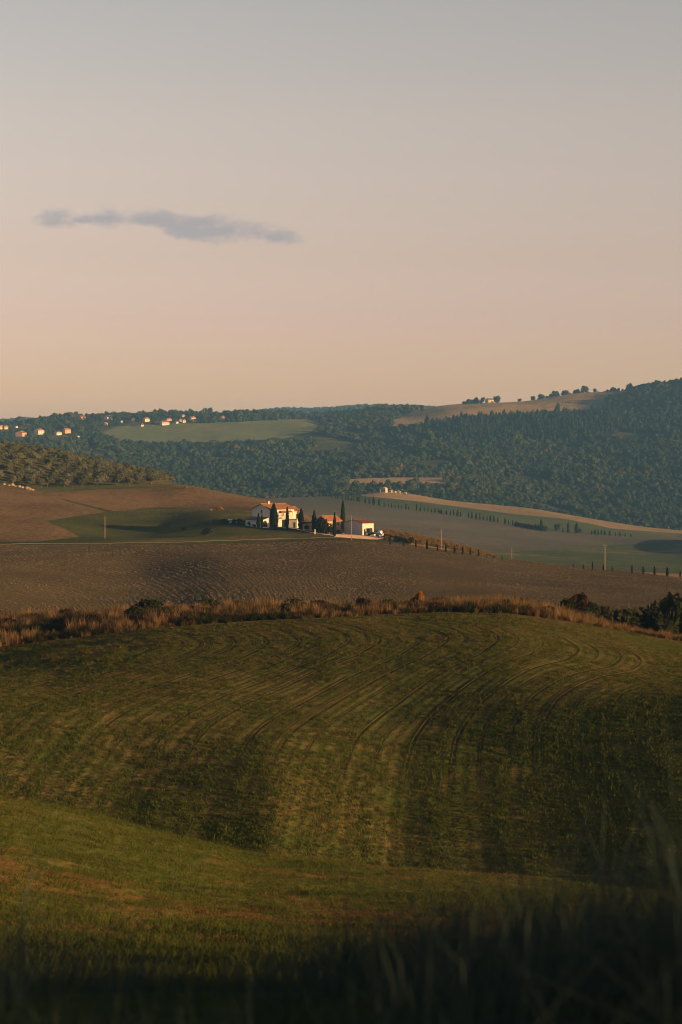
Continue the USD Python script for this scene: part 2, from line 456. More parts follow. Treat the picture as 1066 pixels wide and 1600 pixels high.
M = {}
M['meadow'] = soil('meadow_turf', (0.036, 0.050, 0.013), (0.084, 0.086, 0.025), clod=2.2, clod_depth=0.10, patch=0.10, green=(0.11, 0.072, 0.026), green_at=(0.50, 0.60), green_scale=0.09)
M['green_field'] = soil('green_field_soil', (0.064, 0.054, 0.021), (0.104, 0.080, 0.031), rows='rows', pitch=0.9, row_depth=0.020, clod=1.5, clod_depth=0.20, patch=0.03, green=(0.040, 0.058, 0.014), green_at=(0.42, 0.58), green_scale=0.045, streak=(0.8, 0.06))
M['bank'] = soil('bank_earth', (0.05, 0.032, 0.015), (0.12, 0.075, 0.03), clod=1.5, clod_depth=0.25, patch=0.15)
M['rough'] = soil('rough_ground', (0.03, 0.03, 0.012), (0.07, 0.06, 0.022), clod=0.8, clod_depth=0.25)
M['ploughed'] = soil('ploughed_clay', (0.036, 0.030, 0.015), (0.076, 0.060, 0.032), rows='arcs', pitch=0.95, row_depth=0.038, row_wobble=0.8, clod=0.9, clod_depth=0.38, patch=0.016, tint=(0.046, 0.037, 0.022))
M['pasture'] = soil('pasture_turf', (0.018, 0.024, 0.010), (0.038, 0.042, 0.017), clod=0.6, clod_depth=0.2, patch=0.02, green=(0.08, 0.062, 0.026), green_at=(0.56, 0.7), green_scale=0.02)
M['brown_field'] = soil('brown_field_soil', (0.044, 0.034, 0.020), (0.110, 0.076, 0.043), rows='contour', pitch=2.4, row_depth=0.12, row_wobble=1.5, clod=0.5, clod_depth=0.3, patch=0.014)
M['olive_ground'] = soil('olive_grove_turf', (0.028, 0.034, 0.013), (0.060, 0.056, 0.024), clod=0.4, clod_depth=0.25, patch=0.03)
M['vineyard_ground'] = soil('vineyard_soil', (0.085, 0.052, 0.022), (0.15, 0.098, 0.042), clod=0.4, clod_depth=0.25, patch=0.02)
M['valley'] = soil('valley_clay', (0.045, 0.044, 0.035), (0.074, 0.069, 0.052), rows='contour', pitch=7.0, row_depth=0.10, row_wobble=5.0, clod=0.12, clod_depth=0.5, patch=0.006, tint=(0.048, 0.050, 0.041), tint_scale=0.004)
M['valley_green'] = soil('valley_grass', (0.024, 0.036, 0.020), (0.044, 0.055, 0.028), clod=0.10, clod_depth=0.4, patch=0.006, green=(0.11, 0.08, 0.04), green_at=(0.55, 0.7), green_scale=0.008)
M['valley_gold'] = soil('valley_stubble', (0.10, 0.078, 0.045), (0.155, 0.114, 0.066), clod=0.10, clod_depth=0.5, patch=0.008)
M['forest_floor'] = soil('forest_floor', (0.020, 0.028, 0.014), (0.045, 0.045, 0.022), clod=0.09, clod_depth=0.8, patch=0.006)
M['hill_green'] = soil('hill_field_grass', (0.045, 0.062, 0.030), (0.075, 0.085, 0.042), clod=0.05, clod_depth=0.6, patch=0.005, green=(0.10, 0.075, 0.042), green_at=(0.56, 0.7), green_scale=0.006)
M['hill_gold'] = soil('hill_pasture_grass', (0.095, 0.078, 0.042), (0.18, 0.125, 0.065), clod=0.05, clod_depth=0.6, patch=0.006, green=(0.050, 0.058, 0.028), green_at=(0.52, 0.62), green_scale=0.009)
M['gravel'] = soil('gravel', (0.28, 0.20, 0.15), (0.40, 0.30, 0.22), clod=1.2, clod_depth=0.03, patch=0.1)
M['track'] = soil('track_dirt', (0.16, 0.115, 0.075), (0.25, 0.18, 0.12), clod=0.8, clod_depth=0.05, patch=0.1)

# ------------------------------------------------------------------ parcels of land
TOP_EDGE = L((-400, 852), (0, 852), (150, 851), (300, 851), (400, 848), (480, 845), (540, 843), (600, 847), (650, 852), (700, 860), (750, 867), (1066, 897))
_tpx = np.arange(-400, 660, 10.0)
_tr = [np.hypot(*ground(p, np.interp(p, TOP_EDGE[:, 0], TOP_EDGE[:, 1]), 560, 700)[:2]) for p in _tpx]
_tpx, _tr = np.append(_tpx, [760, 2000]), np.append(_tr, [655, 655])
_tr = np.array([min(t, 690) for t in _tr])


def plough_top(px):
    return np.interp(px, _tpx, _tr)


AVENUE = L((497, 773), (530, 779), (560, 784), (600, 791), (650, 797), (700, 804), (750, 811), (800, 820), (850, 829), (900, 833), (960, 837), (1066, 842))
REGIONS = [
    ('meadow', 'meadow', 'near green meadow sloping down from the dark grass at the bottom', lambda P, Q, R: 91 - R),
    ('green_field', 'green_field', 'large convex field of young green crop with curved wheel lines', lambda P, Q, R: 204 - R),
    ('field_bank', 'bank', 'earth of the grassy bank along the top of the green field', lambda P, Q, R: 243 - R),
    ('hollow_ground', 'rough', None, lambda P, Q, R: 425 - R),
    ('ploughed_field', 'ploughed', 'grey brown ploughed field with curved furrows below the farm', lambda P, Q, R: plough_top(P) - R),
    ('brown_field', 'brown_field', 'bare brown field left of the dark hollow', lambda P, Q, R: np.minimum(inside(L((-900, 757), (0, 759), (60, 768), (108, 784), (168, 800), (122, 806), (72, 814), (100, 826), (125, 839), (60, 846), (-900, 848)), P, Q), 960 - R)),
    ('brown_field', 'brown_field', 'bare brown field below the olive grove and the ridge', lambda P, Q, R: np.minimum(inside(L((64, 771), (150, 765), (230, 763), (290, 757), (330, 762), (400, 770), (470, 786), (500, 800), (590, 826), (560, 832), (470, 822), (425, 800), (385, 799), (330, 795), (250, 792), (178, 799), (120, 785)), P, Q), 1090 - R)),
    ('olive_grove_ground', 'olive_ground', 'dull turf under the olive trees', lambda P, Q, R: np.minimum(np.minimum(1120 - R, R - 860), 400 - P)),
    ('vineyard_ground', 'vineyard_ground', 'golden brown vineyard slope right of the farm', lambda P, Q, R: np.minimum(1000 - R, np.minimum(P - 592, R - 690 + 0.0 * P))),
    ('field_margin', 'vineyard_ground', 'dry grass margin between ploughed field and valley', lambda P, Q, R: np.minimum(P - 640, 700 - R)),
    ('pasture', 'pasture', 'dark green pasture around the farm', lambda P, Q, R: 1000 - R),
    ('valley_knoll', 'valley_gold', 'pale stubble knoll lit by the sun beyond the cypress avenue', lambda P, Q, R: np.minimum(inside(L((560, 755), (640, 762), (720, 776), (850, 785), (1500, 820), (1500, 850), (1066, 834), (960, 826), (880, 810), (800, 803), (720, 792), (650, 783), (600, 778), (565, 775)), P, Q), np.minimum(2085 - R, R - 1500))),
    ('valley_meadow', 'valley_green', 'green strip above the cypress avenue', lambda P, Q, R: np.minimum(inside(np.vstack([AVENUE, [[1500, 850], [1500, 800], [560, 760], [495, 772]]]), P, Q), np.minimum(2085 - R, R - 1400))),
    ('valley_green_field', 'valley_green', 'dark green field at the foot of the valley on the right', lambda P, Q, R: np.minimum(inside(L((760, 866), (860, 858), (960, 851), (1066, 846), (1500, 846), (1500, 930), (900, 930), (800, 885)), P, Q), np.minimum(1700 - R, R - 690))),
    ('valley_field', 'valley', 'wide bare grey brown field in the valley behind the farm', lambda P, Q, R: 2085 - R),
    ('village_field', 'hill_green', 'pale green field on the hill below the village', lambda P, Q, R: np.minimum(inside(L((158, 676), (185, 666), (250, 662), (350, 660), (420, 656), (496, 653), (505, 660), (484, 676), (440, 686), (350, 690), (250, 691), (180, 690)), P, Q), np.minimum(3600 - R, R - 2500))),
    ('hill_pasture', 'hill_gold', 'golden and green pasture on the hilltop right', lambda P, Q, R: np.minimum(inside(L((600, 662), (640, 646), (660, 634), (700, 620), (800, 610), (900, 600), (962, 600), (985, 612), (945, 621), (952, 636), (900, 642), (850, 642), (820, 645), (780, 648), (740, 651), (700, 655), (660, 663), (625, 669)), P, Q), np.minimum(3900 - R, R - 2600))),
    ('forest_clearing', 'valley_gold', 'brown clearing between the woods above the ruin', lambda P, Q, R: np.minimum(inside(L((535, 749), (600, 746), (690, 746), (738, 749), (690, 754), (600, 758), (550, 757)), P, Q), np.minimum(2900 - R, R - 2085))),
    ('hillside', 'forest_floor', 'wooded hillside', lambda P, Q, R: 4700 - R),
]
V_, rest = LV, LF
LANDS = {}
for name, mat, label, fn in REGIONS:
    P_, Q_, R_ = coords(V_)
    V_, fin, rest = cut(V_, rest, fn(P_, Q_, R_))
    if len(fin):
        LANDS.setdefault(name, land(name, V_, fin, M[mat], label))
land('far_ridge', V_, rest, M['forest_floor'], 'far blue ridge and the land beyond it')


def ribbon(name, pts, width, mat, lift=0.03, label=None, kind='structure', wobble=0.0, taper=0.0, cross=((-1, 0), (-0.33, 0), (0.33, 0), (1, 0)), step=1.5, parent='/World', smooth=True):
    """A strip laid on the ground along plan points."""
    pts = np.asarray(pts, float)[:, :2]
    seg = np.concatenate([[0], np.cumsum(np.linalg.norm(np.diff(pts, axis=0), axis=1))])
    s = np.linspace(0, seg[-1], max(int(seg[-1] / step), 8))
    from scipy.interpolate import Akima1DInterpolator
    c = np.stack([PchipInterpolator(seg, pts[:, k])(s) for k in (0, 1)], 1) if len(pts) < 3 else np.stack([Akima1DInterpolator(seg, pts[:, k])(s) for k in (0, 1)], 1)
    t = np.gradient(c, axis=0)
    t /= np.linalg.norm(t, axis=1, keepdims=True) + 1e-9
    n = np.stack([t[:, 1], -t[:, 0]], 1)
    V = []
    for k, (a, dz) in enumerate(cross):
        tp = np.clip(np.minimum(s, seg[-1] - s) / taper, 0, 1) if taper else 1.0
        w = tp * width / 2 * a * (1 + wobble * (meshkit.fbm(np.stack([s * 0.6, 0 * s + k * 3.1, 0 * s], -1), 2, 3) - 0.5))
        q = c + n * w[:, None]
        V.append(np.column_stack([q, height(q[:, 0], q[:, 1]) + lift + tp * dz * (1 + wobble * (meshkit.fbm(np.stack([s * 1.3, 0 * s + k, 0 * s], -1), 2, 8) - 0.5))]))
    V = np.stack(V, 1)
    m, k = V.shape[:2]
    i = (np.arange(m - 1)[:, None] * k + np.arange(k - 1)[None]).ravel()
    f = np.vstack([np.stack([i, i + 1, i + k + 1], 1), np.stack([i, i + k + 1, i + k], 1)])
    v = V.reshape(-1, 3)
    if np.cross(v[f[0, 1]] - v[f[0, 0]], v[f[0, 2]] - v[f[0, 0]])[2] < 0:
        f = f[:, ::-1]
    o = obj(name, (v, f), mat, parent, smooth=smooth)
    tag(o, label, None, None, kind)
    return o


def trace(pairs, d0, d1):
    return [ground(p, v, d0, d1) for p, v in pairs]


ribbon('farm_track', trace([(-150, 852), (0, 850.5), (80, 849.5), (150, 849), (220, 848), (300, 846.5), (360, 844.5), (420, 842.5), (480, 841), (530, 840)], 640, 740), 2.5, M['track'], 0.05, 'pale dirt track running along the top of the ploughed field')

# the air: one closed box round the viewer and all the land
HAZE = 6.8e-5
g = Graph()
hv = g('principled_volume', color=(0.16, 0.41, 0.82), density=HAZE, anisotropy=0.0)
haze_mat = g.done('haze_air', volume=hv + '.volume')
hz_top, hz_bot = float(LV[:, 2].max()) + 45.0, float(LV[:, 2].min()) - 3.0
bx = trimesh.creation.box((19100, 19100, hz_top - hz_bot))
bx.apply_translation((0, 0, (hz_top + hz_bot) / 2))
tag(obj('haze', bx, haze_mat), 'thin blue evening haze over the hills', None, None, 'stuff')

# ------------------------------------------------------------------ materials of things
def leaf_mat(path, dark, light, trans=0.25, warm=None, warm_at=(0.62, 0.8), noise_scale=0.35):
    g = Graph()
    geo = g('geometry')
    oi = g('object_info') + '.random'
    tone = g.m('multiply_add', geo + '.random_per_island', 0.55, g.m('multiply', oi, 0.45))
    col = g.ramp(tone, [(0.1, dark), (0.9, light)])
    if warm:
        w = g.m('multiply_add', g.noise(geo + '.position', noise_scale, 3.0, 0.6), 0.6, g.m('multiply', oi, 0.4))
        col = g.mix(g.step(w, *warm_at), col, warm)
    d = g('diffuse_bsdf', color=col, roughness=0.5)
    t = g('translucent_bsdf', color=col)
    mx = g('mix_closure', fac=trans, closure1=d + '.BSDF', closure2=t + '.BSDF')
    return g.done(path, surface=mx + '.closure')


def plain(path, col, rough=0.7, metallic=0.0, spec=0.3, var=0.15, scale=2.0, bump=0.0, col2=None):
    g = Graph()
    tc = g('texture_coordinate') + '.object'
    n = g.noise(tc, scale, 4.0, 0.6)
    c2 = col2 or tuple(c * (1 - 2 * var) for c in col)
    c = g.ramp(g.step(n, 0.3, 0.7), [(0, c2), (1, col)])
    kw = {}
    if bump:
        kw['normal'] = g('bump', height=g.noise(tc, scale * 5, 3.0, 0.6), strength=1.0, distance=bump) + '.normal'
    b = g('principled_bsdf', base_color=c, roughness=rough, metallic=metallic, specular_ior_level=spec, **kw)
    return g.done(path, surface=b + '.BSDF')


def tile_mat(path, a, b):
    """Curved clay tiles: ribs down the slope and courses across it."""
    g = Graph()
    tc = g('texture_coordinate') + '.object'
    xyz = g('separate_xyz', vector=tc)
    rib = g.m('absolute', g.m('sine', g.m('multiply', xyz + '.y', math.pi / 0.24)))
    course = g.m('fraction', g.m('multiply', xyz + '.x', 1 / 0.34))
    h = g.m('multiply_add', course, -0.03, g.m('multiply', rib, 0.06))
    n = g.noise(tc, 1.3, 5.0, 0.7)
    w = g('white_noise_texture', dimensions='2D', vector=g('vector_math', math_type='floor', vector1=g('vector_math', math_type='multiply', vector1=tc, vector2=(1 / 0.34, 1 / 0.24, 0.0)) + '.vector') + '.vector') + '.value'
    c = g.ramp(g.m('multiply_add', w, 0.45, g.m('multiply', n, 0.55)), [(0.25, a), (0.7, b)])
    bp = g('bump', height=h, strength=1.0, distance=1.0) + '.normal'
    d = g('principled_bsdf', base_color=c, roughness=0.85, specular_ior_level=0.2, normal=bp)
    return g.done(path, surface=d + '.BSDF')


M['bark'] = plain('bark', (0.10, 0.075, 0.05), 0.9, var=0.25, scale=4.0, bump=0.03)
M['wood_leaf'] = leaf_mat('woodland_leaves', (0.030, 0.046, 0.022), (0.062, 0.078, 0.036), 0.2, warm=(0.085, 0.066, 0.028), noise_scale=0.012)
M['wood_leaf_dark'] = leaf_mat('dark_woodland_leaves', (0.020, 0.035, 0.020), (0.044, 0.060, 0.030), 0.15)
M['wood_leaf_pale'] = leaf_mat('pale_woodland_leaves', (0.046, 0.052, 0.030), (0.094, 0.090, 0.052), 0.2)
M['cypress_leaf'] = leaf_mat('cypress_leaves', (0.008, 0.014, 0.007), (0.028, 0.040, 0.016), 0.08)
M['olive_leaf'] = leaf_mat('olive_leaves', (0.060, 0.064, 0.034), (0.17, 0.165, 0.090), 0.2)
M['bush_leaf'] = leaf_mat('bush_leaves', (0.014, 0.018, 0.007), (0.045, 0.046, 0.016), 0.15)
M['rust_leaf'] = leaf_mat('rust_leaves', (0.032, 0.018, 0.008), (0.075, 0.038, 0.015), 0.25)
M['orange_leaf'] = leaf_mat('orange_leaves', (0.20, 0.09, 0.018), (0.38, 0.18, 0.035), 0.35)
M['willow_leaf'] = leaf_mat('grey_green_leaves', (0.022, 0.028, 0.012), (0.060, 0.062, 0.026), 0.2)
M['vine_leaf'] = leaf_mat('vine_leaves', (0.16, 0.098, 0.028), (0.29, 0.185, 0.055), 0.3, warm=(0.06, 0.06, 0.02), warm_at=(0.55, 0.7))
M['straw'] = leaf_mat('dry_straw', (0.115, 0.075, 0.034), (0.28, 0.18, 0.083), 0.3)
M['straw_dark'] = leaf_mat('brown_weeds', (0.045, 0.028, 0.013), (0.115, 0.068, 0.029), 0.2)
M['crop'] = leaf_mat('young_crop', (0.040, 0.055, 0.013), (0.100, 0.108, 0.028), 0.25)
M['crop_gold'] = leaf_mat('golden_crop', (0.070, 0.060, 0.018), (0.150, 0.115, 0.038), 0.25)
M['stubble'] = leaf_mat('field_stubble', (0.09, 0.056, 0.024), (0.20, 0.13, 0.055), 0.2)
M['turf_blade'] = leaf_mat('turf_blades', (0.042, 0.057, 0.014), (0.108, 0.110, 0.030), 0.3)
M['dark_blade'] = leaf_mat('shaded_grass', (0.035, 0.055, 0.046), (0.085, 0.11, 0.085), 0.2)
M['white_wall'] = plain('white_render', (0.41, 0.375, 0.32), 0.85, var=0.05, scale=0.6)
M['bright_wall'] = plain('bright_render', (0.46, 0.40, 0.32), 0.85, var=0.05, scale=0.6)
M['cream_wall'] = plain('cream_render', (0.46, 0.35, 0.23), 0.85, var=0.06, scale=0.6)
M['pink_wall'] = plain('pink_render', (0.46, 0.25, 0.15), 0.85, var=0.06, scale=0.6)
M['grey_wall'] = plain('grey_render', (0.45, 0.42, 0.37), 0.85, var=0.08, scale=0.6)
M['brick_wall'] = plain('ochre_brick', (0.46, 0.28, 0.15), 0.9, var=0.15, scale=2.5, bump=0.02)
M['stone'] = plain('pale_stone', (0.42, 0.34, 0.24), 0.9, var=0.2, scale=1.5, bump=0.05)
M['rock'] = plain('ochre_rock', (0.30, 0.20, 0.12), 0.9, var=0.2, scale=1.0, bump=0.05)
M['tile'] = tile_mat('clay_tiles', (0.15, 0.065, 0.030), (0.30, 0.135, 0.065))
M['tile_red'] = tile_mat('dark_red_tiles', (0.085, 0.022, 0.014), (0.16, 0.045, 0.026))
M['dark_roof'] = plain('weathered_roof', (0.060, 0.055, 0.050), 0.85, var=0.2)
M['shutter'] = plain('dark_shutter', (0.055, 0.026, 0.016), 0.6, var=0.1)
M['dark'] = plain('dark_opening', (0.012, 0.011, 0.010), 0.9, var=0.1)
M['glass'] = plain('window_glass', (0.03, 0.035, 0.04), 0.08, spec=0.6, var=0.05)
M['post'] = plain('weathered_post', (0.22, 0.165, 0.11), 0.9, var=0.2, scale=3.0)
M['dark_post'] = plain('dark_post', (0.05, 0.04, 0.03), 0.9, var=0.2)
M['pole'] = plain('pole_wood', (0.24, 0.18, 0.125), 0.85, var=0.15, scale=1.5)
M['metal'] = plain('galvanised_metal', (0.35, 0.35, 0.34), 0.4, metallic=0.8, var=0.08)
M['car_blue'] = plain('blue_car_paint', (0.03, 0.05, 0.10), 0.25, spec=0.6, var=0.03)
M['car_pale'] = plain('pale_car_paint', (0.50, 0.52, 0.54), 0.3, spec=0.5, var=0.03)
M['tyre'] = plain('tyre_rubber', (0.015, 0.015, 0.015), 0.8, var=0.1)
M['tractor_green'] = plain('green_machine_paint', (0.015, 0.05, 0.022), 0.4, spec=0.5, var=0.05)
M['white_plastic'] = plain('white_wrap', (0.72, 0.70, 0.66), 0.45, var=0.04)


# ------------------------------------------------------------------ plants
def leaves(r, pts, normals, size, jitter=0.7):
    """One bent leaf clump (two triangles) at each point."""
    n = len(pts)
    nn = normals + r.normal(0, jitter, (n, 3))
    nn /= np.linalg.norm(nn, axis=1, keepdims=True)
    a = np.cross(nn, r.normal(0, 1, (n, 3)))
    a /= np.linalg.norm(a, axis=1, keepdims=True) + 1e-9
    b = np.cross(nn, a)
    s = (size * r.uniform(0.6, 1.35, n))[:, None]
    v = np.stack([pts - a * s - b * s * 0.35, pts + b * s * 0.8 - nn * s * 0.25, pts + a * s - b * s * 0.25, pts - b * s * 0.85 + nn * s * 0.2], 1).reshape(-1, 3)
    i = np.arange(n) * 4
    return v, np.vstack([np.stack([i, i + 2, i + 1], 1), np.stack([i, i + 3, i + 2], 1)])


def join(*parts):
    V, Fs, k = [], [], 0
    for p in parts:
        v, f = (p.vertices, p.faces) if hasattr(p, 'vertices') else p
        V.append(np.asarray(v)), Fs.append(np.asarray(f) + k)
        k += len(v)
    return np.vstack(V), np.vstack(Fs)


def lump(r, centre, radii, sub=1, rough=0.25, seed=0):
    s = trimesh.creation.icosphere(sub)
    v = np.array(s.vertices)
    v = v * (1 + rough * (meshkit.fbm(v * 1.7 + seed * 7.3, 3, seed) - 0.5) * 2)[:, None]
    return v * radii + centre, np.array(s.faces)


def crown(seed, h, w, n, leaf, lobes=6, base=0.25, core=0.72, sub=1, flat=1.0, jit=0.7):
    """A broad crown: several lobes round a middle, each with a dark core and leaf clumps through its shell."""
    r = np.random.default_rng(seed)
    parts = []
    c0 = np.array([0, 0, h * (base + (1 - base) / 2)])
    hh, ww = h * (1 - base) / 2, w / 2
    for k in range(lobes):
        a = k * 2.4 + r.uniform(-0.5, 0.5)
        q = r.uniform(0.25, 0.62) if k else 0.0
        c = c0 + np.array([math.cos(a) * ww * q, math.sin(a) * ww * q, hh * flat * r.uniform(-0.5, 0.55) if k else 0.1 * hh])
        rad = np.array([ww, ww, hh]) * (r.uniform(0.42, 0.62) if k else 0.66)
        parts.append(lump(r, c, rad * core, sub, 0.3, seed * 11 + k))
        m = int(n / lobes)
        d = r.normal(0, 1, (m, 3))
        d /= np.linalg.norm(d, axis=1, keepdims=True)
        d[:, 2] = np.where(d[:, 2] < -0.5, -d[:, 2], d[:, 2])
        p = c + d * rad * r.uniform(0.72, 1.12, m)[:, None]
        parts.append(leaves(r, p, d, leaf, jit))
    v, f = join(*parts)
    v[:, 2] = np.maximum(v[:, 2], h * 0.02)
    return v, f


def trunk(seed, h, rad, limbs=4, spread=1.0):
    r = np.random.default_rng(seed)
    parts = []

    def limb(p, q, ra, rb):
        d = q - p
        L_ = np.linalg.norm(d)
        c = trimesh.creation.cone(1, 1, sections=6)
        cyl = trimesh.creation.cylinder(radius=1.0, height=1.0, sections=6)
        v = np.array(cyl.vertices)
        t = v[:, 2] + 0.5
        rr = ra + (rb - ra) * t
        v = np.column_stack([v[:, 0] * rr, v[:, 1] * rr, t * L_])
        m = trimesh.geometry.align_vectors([0, 0, 1], d / L_)
        parts.append(((m[:3, :3] @ v.T).T + p, np.array(cyl.faces)))
    fork = np.array([r.uniform(-.1, .1) * h, r.uniform(-.1, .1) * h, h * 0.6])
    limb(np.array([0, 0, -0.3]), fork, rad, rad * 0.7)
    for k in range(limbs):
        a = k * 2 * math.pi / max(limbs, 1) + r.uniform(-.4, .4)
        limb(fork - [0, 0, 0.03 * k], fork + np.array([math.cos(a) * spread, math.sin(a) * spread, h * r.uniform(0.6, 0.95)]), rad * 0.6, rad * 0.2)
    return join(*parts)


def cypress_crown(seed, h, w, n, leaf):
    r = np.random.default_rng(seed)
    t = r.beta(1.1, 1.25, n)
    prof = lambda t: (np.sin(np.pi * np.clip(t * 0.86 + 0.14, 0, 1)) ** 0.7) * (1 - 0.25 * t)
    a = r.uniform(0, 2 * math.pi, n)
    bump = 1 + 0.32 * (meshkit.fbm(np.stack([np.cos(a) * 1.5, np.sin(a) * 1.5, t * h / w * 1.4 + seed], -1), 3, seed) - 0.5) * 2
    rad = w / 2 * prof(t) * bump * r.uniform(0.8, 1.06, n)
    p = np.stack([np.cos(a) * rad, np.sin(a) * rad, h * (0.05 + 0.95 * t)], 1)
    nrm = np.stack([np.cos(a), np.sin(a), 0 * a + 0.35], 1)
    core_t = np.linspace(0, 1, 8)
    prof_pts = np.column_stack([w / 2 * prof(core_t) * 0.72, h * (0.05 + 0.93 * core_t)])
    prof_pts[0, 0] = prof_pts[-1, 0] = 0.0
    core = trimesh.creation.revolve(prof_pts, sections=9)
    lv, lf = leaves(r, p, nrm, leaf, 0.5)
    # the sprays of a cypress stand upright
    mid = lv.reshape(-1, 4, 3).mean(1, keepdims=True)
    q = lv.reshape(-1, 4, 3) - mid
    q[..., 2] *= 1.7
    lv = (q + mid).reshape(-1, 3)
    return join((np.array(core.vertices), np.array(core.faces)), (lv, lf))


def tuft(seed, n, h, spread, lean, width, droop=0.3):
    r = np.random.default_rng(seed)
    a, b = r.uniform(0, 2 * math.pi, n), np.sqrt(r.uniform(0, 1, n)) * spread
    base = np.stack([np.cos(a) * b, np.sin(a) * b, 0 * a - 0.04], 1)
    hh = h * r.uniform(0.5, 1.0, n)
    az = r.uniform(0, 2 * math.pi, n)
    ln = lean * r.uniform(0.2, 1.0, n)
    dirx = np.stack([np.cos(az), np.sin(az), 0 * az], 1)
    side = np.stack([-np.sin(az + 0.6), np.cos(az + 0.6), 0 * az], 1) * (width * r.uniform(0.6, 1.2, n))[:, None]
    mid = base + dirx * (hh * ln * 0.35)[:, None] + np.stack([0 * hh, 0 * hh, hh * 0.6], 1)
    tip = base + dirx * (hh * ln * (0.9 + droop))[:, None] + np.stack([0 * hh, 0 * hh, hh * (1.0 - 0.25 * ln * droop)], 1)
    v = np.stack([base - side, base + side, mid + side * 0.7, mid - side * 0.7, tip], 1).reshape(-1, 3)
    i = np.arange(n) * 5
    f = np.vstack([np.stack([i, i + 1, i + 2], 1), np.stack([i, i + 2, i + 3], 1), np.stack([i + 3, i + 2, i + 4], 1)])
    return v, f


class Kinds:
    """Trees and plants of one kind: the first of each variant is built with its parts, the others refer to it."""
    def __init__(self, name, cat, variants):
        self.name, self.cat, self.variants, self.roots = name, cat, variants, {}

    def put(self, k, loc, rotz, scale, label, group=None):
        if k not in self.roots:
            t = thing(self.name, label, self.cat, loc, rotz, group, scale)
            for part, mesh, mat in self.variants[k]:
                obj(part, mesh, mat, t)
            self.roots[k] = t
            return t
        return kin(self.roots[k], loc, rotz, scale, label, self.cat, group, self.name)


def drop(p, sink=0.1):
    return (p[0], p[1], p[2] - sink)

# ------------------------------------------------------------------ woods on the hills
def visible_mask(x, y, ztop, slack=4.0):
    """Which points rise to within a few rows of the skyline of the land in front of them."""
    px, v = project(x, y, ztop)
    cols = np.arange(-140, 1210, 5.0)
    rs = np.concatenate([np.linspace(200, 1100, 60), np.linspace(1120, 4600, 140)])
    X = (cols[None, :] - PX0) / F * rs[:, None]
    hv = VH - F * height(X, rs[:, None] + 0 * X) / rs[:, None]
    run = np.minimum.accumulate(hv, axis=0)
    ci = np.clip(((px - cols[0]) / 5).round().astype(int), 0, len(cols) - 1)
    ri = np.clip(np.searchsorted(rs, y) - 2, 0, len(rs) - 1)
    return v < run[ri, ci] + slack


def jitter_grid(x0, x1, y0, y1, step, r, jit=0.8):
    gx, gy = np.meshgrid(np.arange(x0, x1, step), np.arange(y0, y1, step))
    gx, gy = gx.ravel(), gy.ravel()
    return gx + r.uniform(-jit, jit, gx.shape) * step / 2, gy + r.uniform(-jit, jit, gy.shape) * step / 2


def open_land(px, v, r):
    """Positive inside the open fields of the hills."""
    s = np.full(px.shape, -1e9)
    for name, mat, label, fn in REGIONS:
        if name in ('village_field', 'hill_pasture', 'forest_clearing'):
            s = np.maximum(s, fn(px, v, r))
    return s


HOUSES = [
    (1, 670.5, 2850, 9, 6.5, 'cream_wall', 'tile', -62, 'cream house cut by the left edge of the picture'),
    (9, 670.5, 2870, 7, 6, 'cream_wall', 'tile', -62, 'cream house with red middle at the far left of the village'),
    (25.5, 668.5, 2950, 4, 3.5, 'bright_wall', 'dark_roof', -50, 'tiny white hut between two dark trees at far left'),
    (33, 681.5, 2760, 16, 8, 'pink_wall', 'tile', -20, 'wide pink house with glowing orange gable low at the left'),
    (61, 678.5, 2790, 14, 9, 'bright_wall', 'tile', -40, 'white house with orange tiled roof in the left of the village'),
    (90, 679.5, 2800, 11, 6, 'grey_wall', 'dark_roof', -45, 'grey white house in shade left of the pink one'),
    (104, 676.5, 2830, 12, 8, 'pink_wall', 'tile', -50, 'pink house with brown roof beside the grey white one'),
    (122, 683.5, 2760, 3, 3, 'bright_wall', 'dark_roof', -50, 'tiny white hut alone below the pink house'),
    (149, 681, 2800, 8, 8, 'cream_wall', 'dark_roof', -40, 'tall narrow stone house at the left end of the village field'),
    (128, 655.5, 3330, 10, 6, 'pink_wall', 'tile', -45, 'pink house on the skyline left of the pointed tree'),
    (169, 655.5, 3300, 12, 6, 'bright_wall', 'dark_roof', -45, 'flat white house on the skyline right of the pointed tree'),
    (165, 664.5, 3150, 6, 5, 'pink_wall', 'tile', -55, 'small pink house under the flat white one'),
    (190, 660, 3150, 4, 4, 'grey_wall', 'dark_roof', -45, 'small grey house among trees in mid village'),
    (208, 658.5, 3200, 5, 4.5, 'bright_wall', 'tile', -50, 'small bright white house left of the wide white one'),
    (228.5, 658.5, 3200, 10, 6.5, 'bright_wall', 'tile', -55, 'white house with orange roof under the broad skyline tree'),
    (221.5, 666, 3050, 5, 2.6, 'bright_wall', 'dark_roof', -50, 'low white shed at the top edge of the village field'),
    (257, 663.5, 3080, 14, 5.5, 'bright_wall', 'tile', -62, 'long white house with three dark windows above the field'),
    (263, 657.5, 3250, 9, 4, 'pink_wall', 'tile', -50, 'pink roofed house behind the long white house'),
    (276, 661.5, 3100, 4, 4, 'grey_wall', 'dark_roof', -45, 'small pale blue house right of the long white house'),
    (281.5, 659, 3150, 5, 4.5, 'bright_wall', 'tile', -55, 'left half of the paired white houses'),
    (287, 660, 3120, 6, 4.5, 'bright_wall', 'tile', -55, 'right half of the paired white houses'),
    (286, 651.5, 3300, 6, 3.5, 'cream_wall', 'tile', -50, 'cream house peeping over the trees on the skyline'),
    (301, 656.5, 3200, 9, 6, 'cream_wall', 'tile', -55, 'upper cream house below the two masts'),
    (304.5, 659, 3120, 10, 3.5, 'cream_wall', 'tile', -60, 'lower cream house directly below the upper one'),
    (348, 656.5, 3200, 9, 7, 'cream_wall', 'tile', -45, 'lone cream house at the right end of the village'),
]


